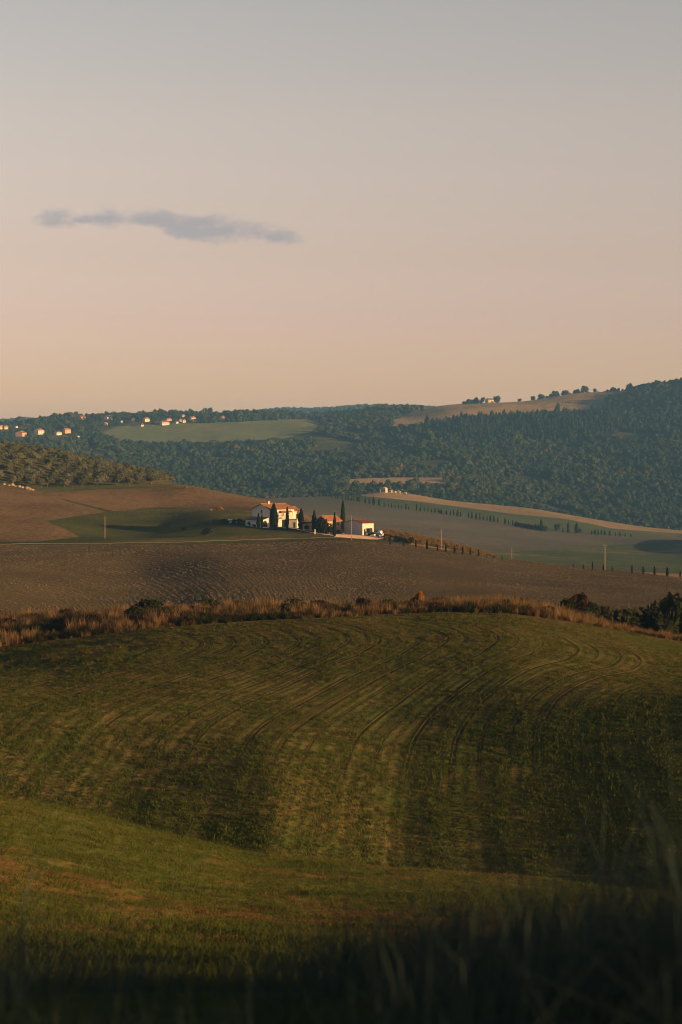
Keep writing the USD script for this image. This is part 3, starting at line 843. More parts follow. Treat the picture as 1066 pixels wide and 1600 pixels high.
r_ = np.random.default_rng(11)
wx, wy = jitter_grid(-720, 760, 2088, 4000, 6.8, r_)
wz = height(wx, wy)
wpx, wv = project(wx, wy, wz)
wr = np.hypot(wx, wy)
dens = meshkit.fbm(np.stack([wx / 120, wy / 120, 0 * wx], -1), 3, 21)
village = inside(L((-100, 676), (0, 664), (60, 664), (170, 648), (360, 645), (365, 655), (250, 666), (170, 672), (150, 692), (-100, 692)), wpx, wv) > 0
keep = (wpx > -60) & (wpx < 1130) & (open_land(wpx, wv, wr) < 0.8) & (open_land(wpx, wv - 7.0, wr + 40) < 0.5) & (dens > 0.30) & ~(village & (r_.uniform(0, 1, wx.shape) < 0.72))
left_scrub = inside(L((-100, 690), (130, 690), (200, 716), (140, 724), (-100, 700)), wpx, wv) > 0
keep &= ~(left_scrub & (r_.uniform(0, 1, wx.shape) < 0.8))
size = 0.55 + 0.9 * meshkit.fbm(np.stack([wx / 60, wy / 60, 0 * wx], -1), 3, 33) + r_.gamma(2.0, 0.17, wx.shape) - .25
size *= np.where(village, 0.7, 0.86)
for px, v, d, wp, hp, *_ in HOUSES + [(765, 628.5, 0, 12, 9)]:
    keep &= ~((np.abs(wpx - px) < wp * .62 + 1.5) & (wv > v - 3.0) & (wv < v + 10))
keep &= visible_mask(wx, wy, wz + 8 * size)
wx, wy, wz, wpx, wv, size = (a[keep] for a in (wx, wy, wz, wpx, wv, size))
protos = [(crown(40 + k, h, w, 130, 0.8, 6, 0.05, 0.84, 1, 1.0, 0.42), M[m], False) for k, (h, w, m) in enumerate([(8.5, 8.5, 'wood_leaf'), (9.5, 8.0, 'wood_leaf'), (7.5, 9.0, 'wood_leaf'), (8.0, 7.5, 'wood_leaf_dark'), (6.0, 7.0, 'wood_leaf_pale')])]
protos.append((cypress_crown(49, 12.0, 5.0, 120, 0.8), M['wood_leaf_dark'], False))
pick = r_.uniform(0, 1, len(wx))
patch = meshkit.fbm(np.stack([wx / 150, wy / 220, 0 * wx], -1), 3, 44)
idx = np.where(pick < 0.3, 0, np.where(pick < 0.6, 1, np.where(pick < 0.85, 2, 3)))
idx = np.where((patch > 0.56) & (pick < 0.8), 3, idx)
pale = (inside(L((150, 715), (300, 735), (440, 745), (560, 760), (500, 785), (300, 780), (150, 745)), wpx, wv) > 0)
patch2 = meshkit.fbm(np.stack([wx / 70, wy / 130, 0 * wx], -1), 3, 47)
idx = np.where((pale & (pick < 0.55)) | (pick > 0.95) | ((patch2 > .56) & (pick < .5)), 4, idx)
idx = np.where((patch2 < .42) & (pick < .8), 3, idx)
conifer = inside(L((820, 640), (960, 628), (1000, 700), (840, 690), (640, 680), (640, 664), (760, 652)), wpx, wv) > 0
idx = np.where(conifer & (pick < 0.55), 5, idx)
print('woodland', len(wx))
scatter('hillside_woods', protos, np.stack([wx, wy, wz - 0.6], 1), idx, r_.uniform(0, 6.28, len(wx)), size, 'dense dark mixed woods covering the hillside beyond the valley')

sk = []
for px0, px1, dd in ((838, 968, 3505), (955, 1130, 3500), (722, 752, 3425), (-40, 175, 3420), (180, 480, 3430)):
    for px in np.arange(px0, px1, 2.6):
        if r_.uniform() < (.8 if px0 != 838 else .62):
            sk.append(at_depth(px + r_.uniform(-1, 1), dd + r_.uniform(-25, 15)))
sk = np.array(sk)
scatter('skyline_woods', protos[:4], sk - [0, 0, .6], r_.integers(0, 4, len(sk)), r_.uniform(0, 6.28, len(sk)), r_.uniform(.35, 1.15, len(sk)), 'dark uneven tree line along the skyline of the hills')
r_ = np.random.default_rng(12)
fx, fy = jitter_grid(-1050, 1150, 5500, 6250, 17.0, r_)
fz = height(fx, fy)
k = (fx / fy * F + PX0 > -60) & (fx / fy * F + PX0 < 1130) & visible_mask(fx, fy, fz + 14, 6)
fx, fy, fz = fx[k], fy[k], fz[k]
scatter('far_ridge_woods', protos[:4], np.stack([fx, fy, fz - 1], 1), r_.integers(0, 4, len(fx)), r_.uniform(0, 6.28, len(fx)), r_.uniform(1.1, 2.1, len(fx)), 'bluish woods along the farthest ridge')

# single trees that stand out on the skyline of the hills
hill_tree = Kinds('hilltop_tree', 'tree', [
    [('trunk', trunk(61, 5, 0.35, 4, 2.0), M['bark']), ('crown', crown(62, 10, 9, 420, 0.75, 8, 0.06, 0.75), M['wood_leaf_dark'])],
    [('trunk', trunk(63, 4, 0.3, 4, 2.0), M['bark']), ('crown', crown(64, 8, 10, 420, 0.75, 8, 0.0, 0.75), M['wood_leaf'])]])
SKY_TREES = [
    (660, 641, 3330, 9, 8, 0, 'lone dark tree standing on the bare skyline left of the hilltop farm'),
    (734, 630, 3420, 6, 10, 1, 'low round tree at the left end of the hilltop clump'),
    (744, 629, 3420, 9, 8, 0, 'dark tree left of the hilltop farmhouse'),
    (754, 629, 3410, 9, 8, 0, 'taller dark tree touching the hilltop farmhouse on its left'),
    (777, 633, 3380, 14, 12, 1, 'broad dark tree right of the hilltop farmhouse'),
    (812, 626, 3460, 3, 8, 1, 'small bush on the skyline between the hilltop farm and the far wood'),
    (833, 624, 3480, 5, 8, 1, 'left of two small trees on the golden skyline'),
    (845, 622, 3480, 7, 8, 0, 'right and taller of two small trees on the golden skyline'),
    (868, 617, 3480, 6, 14, 1, 'wide low tree on the skyline right of the golden pasture'),
    (884, 615, 3480, 5, 12, 1, 'low tree on the rising skyline beside the tall round one'),
    (914, 613, 3480, 11, 13, 0, 'tall round tree on the rising skyline at the right'),
    (403, 655, 3330, 17, 12, 0, 'tallest dark tree on the skyline above the village field'),
    (417, 655, 3330, 13, 9, 0, 'dark tree right beside the tallest one above the village field'),
    (432, 656, 3330, 12, 12, 1, 'third dark tree of the clump above the village field'),
    (152, 662, 3350, 14, 12, 0, 'pointed tall tree on the skyline over the left of the village'),
    (212, 659, 3330, 12, 16, 1, 'broad tree on the skyline over the middle of the village'),
]
for i, (px, v, d, hp, wp, kd, lab) in enumerate(SKY_TREES):
    p = at_depth(px, d)
    vtop = v - hp
    # foot on the land, height as seen
    zt = -(vtop - VH) / F * d
    hgt = max(zt - p[2], 5.0)
    hill_tree.put(kd, drop(p, 0.4), i * 67 % 360, (wp * d / F / (9 if kd == 0 else 10), wp * d / F / (9 if kd == 0 else 10), min(hgt, 17) / (10 if kd == 0 else 8)), lab)

# ------------------------------------------------------------------ olive grove
olive = Kinds('olive_tree', 'olive tree', [
    [('trunk', trunk(70 + k, 1.5, 0.22, 4, 0.9), M['bark']), ('crown', crown(75 + k, 4.2, 5.0, 420, 0.34, 8, 0.20, 0.66), M['olive_leaf'])] for k in range(3)])
r_ = np.random.default_rng(13)
ox, oy = jitter_grid(-190, -50, 905, 1075, 7.7, r_, 0.35)
oz = height(ox, oy)
opx, ov = project(ox, oy, oz)
bot = np.interp(opx, [-100, 0, 60, 150, 230, 292], [752, 756, 763, 761, 758, 754])
ok = (opx > -30) & (opx < 291) & (ov < bot) & visible_mask(ox, oy, oz + 4, 3) & (r_.uniform(0, 1, ox.shape) < 0.93)
print('olives', ok.sum())
for i, (x, y, z) in enumerate(zip(ox[ok], oy[ok], oz[ok])):
    s = r_.uniform(0.76, 1.12)
    olive.put(i % 3, (x, y, z - 0.1), r_.uniform(0, 360), (s, s, s * r_.uniform(0.85, 1.1)), 'grey green olive tree in the grove on the left hill', 'olive trees of the grove')

# ------------------------------------------------------------------ cypresses
cyp_small = [[('trunk', trunk(80 + k, 0.8, 0.10, 0), M['bark']), ('crown', cypress_crown(84 + k, 8.0, w, 260, 0.30), M['cypress_leaf'])] for k, w in enumerate((1.7, 2.1, 1.5))]
avenue = Kinds('avenue_cypress', 'cypress', cyp_small)
r_ = np.random.default_rng(14)
for px, hp in [(499, 6), (505, 7), (509.5, 7), (515, 7), (519, 6), (524, 8), (528, 7), (535, 7), (540.5, 8), (544, 9), (549, 7), (553, 8), (561, 11), (571, 10), (577.5, 10), (584, 13), (592.5, 13), (600.5, 8), (607, 6), (612, 7), (617.5, 7), (623, 7), (628, 7), (634.5, 8), (639, 6), (651, 10), (657, 7), (663, 7), (669, 8), (674.5, 8), (680, 8), (685, 9), (690.5, 8), (697.5, 9), (704, 9), (709, 9), (715, 9), (720, 8), (732, 10), (737.5, 10), (744, 10), (750, 10), (755.5, 9), (761.5, 10), (766.5, 9), (772, 10), (778, 10), (789.5, 9), (795, 9), (801, 8), (807.5, 8), (818, 7), (826, 8), (832, 8), (837, 9), (842, 11), (846, 16), (852, 9), (880, 10), (888, 17), (901, 16), (925, 8), (930, 8), (935, 9), (940, 9), (945, 8), (953, 8), (962, 7), (969, 7), (977, 6), (986, 6)]:
    p = ground(px, float(np.interp(px, AVENUE[:, 0], AVENUE[:, 1])) + 0.5, 1150, 2000)
    hgt = hp * p[1] / F * r_.uniform(.82, 1.15)
    s = hgt / 8.0
    lab, grp = 'slim dark cypress in the long avenue across the valley', 'cypresses of the valley avenue'
    if hp >= 16:
        lab, grp = {846: 'tall cypress rising from the dark hedge in the valley avenue', 888: 'tall cypress right of the round tree in the valley avenue', 901: 'tall cypress beside the last round tree of the valley avenue'}[int(px)], None
    avenue.put(int(r_.integers(0, 3)), drop(p, 0.2), r_.uniform(0, 360), (s * r_.uniform(.8, 1.7), s * r_.uniform(.8, 1.7), s), lab, grp)
round_tree = Kinds('round_tree', 'tree', [[('trunk', trunk(90, 2.5, 0.2, 4, 1.2), M['bark']), ('crown', crown(91, 6, 6, 420, 0.42, 7, 0.1, 0.72), M['wood_leaf_dark'])]])
for px, wp, hp, lab in [(560, 9, 9, 'round dark tree among the far left cypresses of the avenue'), (688, 6, 6, 'small round tree in the middle of the avenue'), (871, 12, 13, 'round dark tree between the tall cypresses of the avenue'), (906, 8, 8, 'small round tree right of the last tall cypress')]:
    p = ground(px, float(np.interp(px, AVENUE[:, 0], AVENUE[:, 1])) + 0.5, 1150, 2000)
    round_tree.put(0, drop(p, 0.2), px % 360, (wp * p[1] / F / 6, wp * p[1] / F / 6, hp * p[1] / F / 6), lab)
hb = []
for i, px in enumerate(np.arange(806, 853, 2.2)):
    p = ground(px, float(np.interp(px, AVENUE[:, 0], AVENUE[:, 1])) + 1.0, 1150, 2000)
    hb.append(p)
hb = np.array(hb)
hp_ = tag(scatter('valley_hedge', [(crown(95, 4, 4.5, 150, 0.4, 5, 0.0, 0.8), M['wood_leaf_dark'], False)], hb - [0, 0, 0.4], np.zeros(len(hb), int), np.arange(len(hb)) * 1.7, np.linspace(0.9, 1.15, len(hb)), 'low dark hedge at the foot of the avenue', 'hedge', kind='stuff'))

young = Kinds('young_cypress', 'young cypress', [[('stem', trunk(97 + k, 0.6, 0.06, 0), M['bark']), ('crown', cypress_crown(100 + k, 3.0, 0.85, 320, 0.13), M['cypress_leaf'])] for k in range(2)])
edge_v = L((600, 848), (660, 856), (700, 862), (750, 869), (800, 876), (900, 887), (1066, 902))
r_ = np.random.default_rng(15)
for k, (px, hp) in enumerate([(610, 12), (631, 12), (650, 12), (667.5, 13), (684, 10), (697, 13), (710.5, 13), (723, 12), (735, 12), (748, 12), (772, 8), (784.5, 9), (896, 9), (912, 9), (926, 12), (943, 12), (957, 10), (988, 13), (1005.5, 12), (1023, 13), (1043, 14), (1063, 14), (760, 7), (820, 5), (850, 5)]):
    p = ground(px, float(np.interp(px, edge_v[:, 0], edge_v[:, 1])) + 1.0, 610, 648)
    s = hp * p[1] / F / 3.0 * r_.uniform(.75, 1.15)
    young.put(k % 2, drop(p, 0.1), k * 53, (s * r_.uniform(.6, 1.0), s * r_.uniform(.6, 1.0), s), 'young dark cypress in the row along the far edge of the ploughed field', 'young cypresses along the field edge')

farm_cyp = Kinds('farm_cypress', 'cypress', [[('trunk', trunk(110 + k, 1.0, 0.18, 0), M['bark']), ('crown', cypress_crown(113 + k, 10.0, w, 1300, 0.26), M['cypress_leaf'])] for k, w in enumerate((3.2, 2.3, 2.0))])
for px, vb, hp, wp, k, lab in [
        (428, 823.5, 38, 13.5, 0, 'broadest cypress in front of the lit farmhouse wall'),
        (449, 827, 36, 5.2, 2, 'thin cypress at the right corner of the farmhouse'),
        (404, 826, 25, 5.5, 1, 'small cypress in front of the shaded gable'),
        (409.5, 826, 23, 3.6, 2, 'smallest thin cypress beside the shaded gable'),
        (470.5, 827, 33, 9.5, 1, 'cypress left of the dark carport'),
        (491, 831, 34, 8, 1, 'cypress left of the brick house'),
        (523, 838, 38, 5.6, 2, 'thin cypress in front of the brick house wall'),
        (536, 832, 51, 7.8, 0, 'tallest cypress between brick house and white barn')]:
    p = ground(px, vb, 655, 760)
    w0 = (3.2, 2.3, 2.0)[k]
    farm_cyp.put(k, drop(p, 0.2), px % 360, (wp * p[1] / F / w0, wp * p[1] / F / w0, hp * p[1] / F / 10.0), lab)

# ------------------------------------------------------------------ shrubs about the farm and on the bank
shrub_kinds = {n: Kinds(nm, 'shrub', [[('stem', trunk(120 + i, 0.9, 0.07, 5, 0.6), M['bark']), ('crown', crown(130 + i, 2.4, 3.0, 700, 0.17, 8, 0.08, 0.6), M[mat])]]) for i, (n, nm, mat) in enumerate((('dark', 'dark_shrub', 'bush_leaf'), ('rust', 'rusty_shrub', 'rust_leaf'), ('grey', 'grey_shrub', 'willow_leaf'), ('orange', 'orange_shrub', 'orange_leaf')))}
SHRUBS = [  # column, foot row, depth range, height and width in photo pixels, kind, label
    (643.5, 850, 600, 760, 13, 11, 'dark', 'round dark shrub right of the farm hedge at the vineyard'),
    (507, 834, 650, 760, 26, 19, 'dark', 'large dark shrub in front of the shaded brick gable'),
    (500, 832, 650, 760, 24, 13, 'dark', 'dark shrub left of the brick gable'),
    (516.5, 835, 650, 760, 14, 11, 'dark', 'dark shrub under the lit brick wall'),
    (529, 835, 650, 760, 9, 10, 'dark', 'low dark shrub right of the thin cypress'),
    (480, 829, 650, 760, 11, 9, 'dark', 'dark shrub under the carport'),
    (374, 820, 690, 800, 11, 10, 'rust', 'reddish shrub left of the lean-to'),
    (392, 822, 690, 800, 9, 12, 'grey', 'grey bush in front of the lean-to wall'),
    (398, 823.5, 690, 800, 5, 9, 'rust', 'low reddish bush before the lean-to'),
    (366, 819, 700, 800, 9, 10, 'dark', 'dark bush beside the pale car'),
    (352, 819, 700, 800, 10, 14, 'dark', 'dark bush left of the pale car'),
    (325, 838, 650, 760, 15, 22, 'grey', 'bare grey bush on the pasture beside the brown pole'),
    (289, 830, 650, 780, 9, 13, 'dark', 'dark round bush in the pasture hollow'),
    (343, 799, 700, 860, 9, 13, 'orange', 'sunlit orange bush at the corner of the brown field'),
    (290, 764, 850, 960, 5, 8, 'orange', 'small sunlit bush at the right tip of the olive grove'),
    (430, 828, 650, 760, 3.5, 9, 'grey', 'small clipped bush before the farmhouse'),
    (599, 840, 640, 760, 5, 9, 'rust', 'low brown bush right of the parked machines'),
    (230, 953, 218, 245, 22, 44, 'dark', 'broad rounded dark bush on the grassy bank at the left'),
    (212, 956, 218, 240, 13, 24, 'rust', 'reddish bush left of the broad rounded bush on the bank'),
    (325, 953, 218, 245, 19, 38, 'grey', 'sparse dark bush on the bank left of the parked car'),
    (300, 954, 218, 245, 12, 22, 'dark', 'low bush left of the sparse one on the bank'),
    (103, 966, 215, 245, 18, 22, 'rust', 'brown bush standing up at the left end of the bank'),
    (62, 990, 206, 230, 18, 36, 'dark', 'dark gap-toothed bush low on the bank at far left'),
    (15, 975, 206, 240, 12, 30, 'rust', 'brown bush at the left edge of the bank'),
    (653, 950, 216, 245, 22, 22, 'dark', 'dark bush under the orange one on the bank'),
    (656, 938, 216, 245, 17, 17, 'orange', 'bright orange small tree on the grassy bank'),
    (697, 953, 216, 245, 18, 46, 'dark', 'low wide dark bush right of the orange tree'),
    (728, 953, 216, 245, 14, 26, 'rust', 'brownish bush on the bank right of the low wide one'),
    (820, 956, 214, 245, 26, 34, 'dark', 'dark bush on the bank where it starts to fall'),
    (842, 960, 214, 245, 16, 20, 'grey', 'small bush right of the falling bank bush'),
    (888, 968, 214, 245, 38, 34, 'dark', 'left dark half of the tall thicket on the falling bank'),
    (908, 968, 216, 245, 44, 36, 'rust', 'tall reddish bush in the middle of the thicket'),
    (928, 972, 216, 245, 34, 30, 'grey', 'grey bare bush right of the tall reddish one'),
    (946, 975, 216, 245, 34, 30, 'dark', 'dark bush right of the bare grey one'),
    (985, 985, 222, 262, 42, 64, 'dark', 'dark bush at the left end of the deep thicket'),
    (1020, 990, 222, 262, 45, 60, 'dark', 'dark bush in the middle of the deep thicket'),
    (1010, 975, 240, 275, 36, 50, 'dark', 'tall dark bush behind the deep thicket'),
    (1052, 985, 226, 268, 70, 56, 'dark', 'tallest dark bush at the right edge of the picture'),
    (1085, 1000, 226, 268, 78, 70, 'dark', 'dark bush half cut off by the right edge'),
    (962, 988, 226, 262, 42, 46, 'dark', 'dark bush where the deep thicket meets the falling bank'),
    (1036, 990, 240, 275, 52, 60, 'grey', 'grey green bush behind the middle of the deep thicket'),
    (1000, 1000, 226, 262, 34, 60, 'dark', 'low dark bush at the foot of the deep thicket'),
    (484, 960, 214, 240, 12, 16, 'grey', 'small grey bush between the tall dry grasses'),
]
for i, (px, vb, d0, d1, hp, wp, kd, lab) in enumerate(SHRUBS):
    if d1 < 300:
        p = at_depth(px, d0 + 0.35 * (d1 - d0))
        vb = float(project(*p)[1])
        top = SHRUBS[i][1] - hp
        hgt = max((vb - top) * p[1] / F, hp * p[1] / F)
    else:
        p = ground(px, vb, d0, d1)
        hgt = hp * p[1] / F
    w = wp * p[1] / F / 3.0
    shrub_kinds[kd].put(0, drop(p, 0.15), i * 77 % 360, (w, w, hgt / 2.4), lab)
r_ = np.random.default_rng(18)
for i in range(26):
    px = float(r_.uniform(5, 930))
    p = at_depth(px, r_.uniform(208, 238))
    w = r_.uniform(.35, 1.1)
    shrub_kinds[('dark', 'rust', 'grey')[i % 3]].put(0, drop(p, .15), i * 51, (w, w, r_.uniform(.35, .85)), {'dark': 'low dark bush dotted among the dry grass of the bank', 'rust': 'low rusty bush dotted among the dry grass of the bank', 'grey': 'low grey bush dotted among the dry grass of the bank'}[('dark', 'rust', 'grey')[i % 3]], ('dark', 'rusty', 'grey')[i % 3] + ' bushes dotted along the bank')
hw = [ground(px, 850.5 - (px < 612) * 8 + (px - 640) * 0.05, 600, 760) for px in np.arange(603, 638, 2.0)]
hw = np.array([ground(px, float(np.interp(px, [603, 640], [841, 850])), 620, 760) for px in np.arange(603, 641, 1.6)])
scatter('vineyard_hedge', [(crown(96, 1.6, 2.0, 220, 0.16, 5, 0.0, 0.8), M['bush_leaf'], False)], hw - [0, 0, 0.2], np.zeros(len(hw), int), np.arange(len(hw)) * 1.7, 0.9 + 0.3 * np.sin(np.arange(len(hw)) * 2.1), 'low dark green hedge between the farmyard and the vineyard', 'hedge')

# ------------------------------------------------------------------ buildings
def prism_house(W, Ln, eave, apex, sink=1.5):
    """Walls with two gables at the ends of y: one closed shell."""
    a, b = W / 2, Ln / 2
    prof = [(-a, -sink), (a, -sink), (a, eave), (0, apex), (-a, eave)]
    v = np.array([(x, -b, z) for x, z in prof] + [(x, b, z) for x, z in prof])
    f = [(0, 1, 2), (0, 2, 3), (0, 3, 4), (5, 7, 6), (5, 8, 7), (5, 9, 8)]
    for i in range(5):
        j = (i + 1) % 5
        f += [(i, i + 5, j), (j, i + 5, j + 5)]
    return v, np.array(f)


def box(x0, x1, y0, y1, z0, z1):
    m = trimesh.creation.box((x1 - x0, y1 - y0, z1 - z0))
    m.apply_translation(((x0 + x1) / 2, (y0 + y1) / 2, (z0 + z1) / 2))
    return m


def roof_mesh(W, Ln, eave, apex, over=0.45, thick=0.16, lift=0.03):
    """Two tiled slopes with an overhang, thickness and a ridge."""
    a, b = W / 2, Ln / 2 + over * 0.7
    sl = (apex - eave) / a
    ax, ez = a + over, eave - sl * over
    pr = [(-ax, ez + lift), (0, apex + lift), (ax, ez + lift), (ax, ez + lift + thick), (0, apex + lift + thick), (-ax, ez + lift + thick)]
    v = np.array([(x, -b, z) for x, z in pr] + [(x, b, z) for x, z in pr])
    f = []
    for q in ((0, 1, 4, 5), (1, 2, 3, 4)):
        f += [(q[0], q[1], q[2]), (q[0], q[2], q[3])]
        f += [(q[0] + 6, q[2] + 6, q[1] + 6), (q[0] + 6, q[3] + 6, q[2] + 6)]
    for i, j in ((0, 5), (5, 4), (4, 3), (3, 2), (2, 1), (1, 0)):
        f += [(i, j, i + 6), (j, j + 6, i + 6)]
    ridge = trimesh.creation.cylinder(radius=0.13, height=2 * b, sections=8)
    ridge.apply_transform(trimesh.transformations.rotation_matrix(math.pi / 2, [1, 0, 0]))
    ridge.apply_translation((0, 0, apex + lift + thick))
    m = trimesh.Trimesh(v, np.array(f), process=False)
    m.fix_normals()
    return trimesh.util.concatenate([m, ridge])


def window(t, side, at, z, w, h, W, Ln, frame_mat, pane='glass', name='window', shutters=False):
    """A framed opening on a wall: side is 'x' (long side, facing +x) or 'y' (gable, facing -y)."""
    o = 0.0
    fr, t_ = [], 0.07
    if side == 'x':
        f0 = W / 2
        bb = lambda a0, a1, z0, z1, d0, d1: box(f0 + d0, f0 + d1, a0, a1, z0, z1)
    else:
        f0 = -Ln / 2
        bb = lambda a0, a1, z0, z1, d0, d1: box(a0, a1, f0 - d1, f0 - d0, z0, z1)
    parts = [bb(at - w / 2 - t_, at + w / 2 + t_, z + h, z + h + t_, -0.05, 0.06), bb(at - w / 2 - t_ * 1.6, at + w / 2 + t_ * 1.6, z - t_, z, -0.05, 0.10),
             bb(at - w / 2 - t_, at - w / 2, z, z + h, -0.05, 0.06), bb(at + w / 2, at + w / 2 + t_, z, z + h, -0.05, 0.06)]
    wn = obj(name, trimesh.util.concatenate(parts), M[frame_mat], t)
    obj('pane', bb(at - w / 2, at + w / 2, z, z + h, -0.05, 0.012), M[pane], wn)
    if shutters:
        for s in (-1, 1):
            obj('shutter', bb(at + s * (w * 0.75 + t_) - w / 4, at + s * (w * 0.75 + t_) + w / 4, z, z + h, 0.0, 0.05), M['shutter'], wn)
    return wn


def arch(t, side, at, z, w, h, W, Ln, name='arch', mat='dark'):
    """An arched opening: a dark reveal with a thin raised surround."""
    n = 12
    a = np.linspace(0, math.pi, n)
    out = [(-w / 2, 0)] + [(-w / 2 * math.cos(k), h - w / 2 + w / 2 * math.sin(k)) for k in a] + [(w / 2, 0)]
    from shapely.geometry import Polygon
    m = trimesh.creation.extrude_polygon(Polygon(out), 0.03, engine='earcut')
    ring = trimesh.creation.extrude_polygon(Polygon(out).buffer(0.16, join_style=2).intersection(Polygon([(-9, 0), (9, 0), (9, 19), (-9, 19)])).difference(Polygon(out)), 0.07, engine='earcut')
    R = np.eye(4)
    if side == 'x':      # u -> +y, up -> z, out -> +x
        R[:3, 0], R[:3, 1], R[:3, 2], R[:3, 3] = (0, 1, 0), (0, 0, 1), (1, 0, 0), (W / 2 - 0.012, at, z)
    else:
        R[:3, 0], R[:3, 1], R[:3, 2], R[:3, 3] = (1, 0, 0), (0, 0, 1), (0, -1, 0), (at, -Ln / 2 + 0.012, z)
    m.apply_transform(R), ring.apply_transform(R)
    o = obj(name, m, M[mat], t)
    obj('surround', ring, M['stone'], o)
    return o


def corner_place(px, v, d0, d1, yaw, cx, cy):
    """Origin and yaw of a building whose local corner (cx, cy) stands at pixel (px, v)."""
    p = ground(px, v, d0, d1)
    c, s = math.cos(math.radians(yaw)), math.sin(math.radians(yaw))
    return (p[0] - (c * cx - s * cy), p[1] - (s * cx + c * cy), p[2]), yaw


YAW = -50.0     # long sides face the sun, gables face left of the viewer
MPX = 716 / F   # metres per photo pixel at the farm

# the farmhouse
W, Ln, EV, AP = 10.6, 11.2, 6.2, 8.0
loc, _ = corner_place(422, 823, 690, 760, YAW, W / 2, -Ln / 2)
fh = thing('farmhouse', 'white two storey farmhouse with orange tile roof and shaded gable', 'farmhouse', loc, YAW)
wl = obj('wall', prism_house(W, Ln, EV, AP), M['white_wall'], fh)
rf = obj('roof', roof_mesh(W, Ln, EV, AP), M['tile'], fh)
ch = obj('chimney', trimesh.util.concatenate([box(-0.45, 0.35, -2.6, -1.9, AP - 0.6, AP + 1.0)]), M['white_wall'], rf)
obj('chimney_cap', box(-0.58, 0.48, -2.73, -1.77, AP + 1.0, AP + 1.16), M['tile'], rf)
window(fh, 'y', 0.4, 4.6, 0.9, 1.4, W, Ln, 'grey_wall', shutters=False)
window(fh, 'y', 1.0, 1.7, 0.8, 1.7, W, Ln, 'grey_wall')
for yy in (0.3, 2.1):
    window(fh, 'x', yy, 3.6, 0.9, 1.6, W, Ln, 'white_wall', 'shutter')
window(fh, 'x', -3.9, 3.7, 0.9, 1.4, W, Ln, 'white_wall', 'shutter')
arch(fh, 'x', 2.0, 0.0, 1.9, 2.5, W, Ln)
arch(fh, 'x', -3.2, 0.0, 1.8, 2.4, W, Ln)
lg = trimesh.util.concatenate([trimesh.Trimesh(*[np.array(q) for q in ([(W / 2 + .01, -1.2, 5.75), (W / 2 + .01, 3.9, 5.75), (W / 2 + 1.5, 3.9, 5.15), (W / 2 + 1.5, -1.2, 5.15), (W / 2 + .01, -1.2, 5.6), (W / 2 + .01, 3.9, 5.6), (W / 2 + 1.5, 3.9, 5.0), (W / 2 + 1.5, -1.2, 5.0)], [(0, 2, 1), (0, 3, 2), (4, 5, 6), (4, 6, 7), (0, 4, 7), (0, 7, 3), (1, 2, 6), (1, 6, 5), (3, 7, 6), (3, 6, 2)])])])
cp = obj('canopy', lg, M['tile'], fh)
for yy in (-1.1, 3.8):
    obj('canopy_post', box(W / 2 + 1.25, W / 2 + 1.42, yy - 0.09, yy + 0.09, 3.22, 5.04), M['white_wall'], cp)
bl = obj('balcony', box(W / 2 + 0.01, W / 2 + 1.5, -1.2, 3.9, 3.0, 3.22), M['white_wall'], fh)
for yy in np.arange(-1.1, 3.85, 0.55):
    obj('baluster', box(W / 2 + 1.38, W / 2 + 1.46, yy - 0.04, yy + 0.04, 3.22, 4.1), M['stone'], bl)
obj('rail', box(W / 2 + 1.34, W / 2 + 1.5, -1.2, 3.9, 4.1, 4.2), M['stone'], bl)

# its right wing: an upper room with two large windows over a shaded lower wall
Ww, Lw, Ew, Aw = 6.4, 5.2, 6.0, 7.3
loc, _ = corner_place(463.5, 823, 700, 765, YAW, Ww / 2, Lw / 2)
wing = thing('farmhouse_wing', 'right wing of the farmhouse with two large dark upper windows', 'house', (loc[0] + 1.2, loc[1] + 1.6, loc[2] - 0.2), YAW)
obj('wall', prism_house(Ww, Lw, Ew, Aw), M['white_wall'], wing)
obj('roof', roof_mesh(Ww, Lw, Ew, Aw), M['tile'], wing)
for yy in (-0.95, 1.35):
    window(wing, 'x', yy, 3.4, 1.25, 1.5, Ww, Lw, 'white_wall', 'shutter')
p = ground(458, 824.5, 690, 750)
anx = thing('garden_annex', 'low flat roofed annex in shade below the two large windows', 'annex', (p[0], p[1] + 0.6, p[2]), -14)
obj('wall', box(-1.75, 1.75, -1.1, 1.1, -1.5, 3.0), M['white_wall'], anx)
rfa = obj('roof', box(-1.95, 1.95, -1.3, 1.3, 3.0, 3.14), M['tile'], anx)
obj('door', box(0.5, 1.2, -1.14, -1.09, 0, 2.0), M['shutter'], anx)

# the lean-to along the shaded gable
p = ground(402, 823.0, 690, 760)
lt = thing('lean_to', 'low white lean-to with sloping dark roof against the shaded gable', 'lean-to', p, YAW)
Wt, Lt = 9.6, 3.2
v = np.array([(x, y, z) for x in (-Wt / 2, Wt / 2) for y, z in ((-Lt / 2, -1.5), (Lt / 2, -1.5), (Lt / 2, 3.35), (-Lt / 2, 2.5))])
obj('wall', (v, np.array([(0, 3, 2), (0, 2, 1), (4, 5, 6), (4, 6, 7), (0, 4, 7), (0, 7, 3), (1, 2, 6), (1, 6, 5)])), M['grey_wall'], lt)
rv = np.array([(x, y, z + dz) for x in (-Wt / 2 - .35, Wt / 2 + .35) for y, z in ((-Lt / 2 - .4, 2.42), (Lt / 2, 3.39)) for dz in (0, 0.15)])
rm = trimesh.convex.convex_hull(rv)
obj('roof', rm, M['dark_roof'], lt)
arch(lt, 'x', -0.2, 0.0, 1.9, 2.25, Wt, Lt)
window(lt, 'y', -2.6, 0.9, 0.9, 1.0, Wt, Lt, 'grey_wall')
window(lt, 'y', 1.9, 0.9, 0.9, 1.0, Wt, Lt, 'grey_wall')

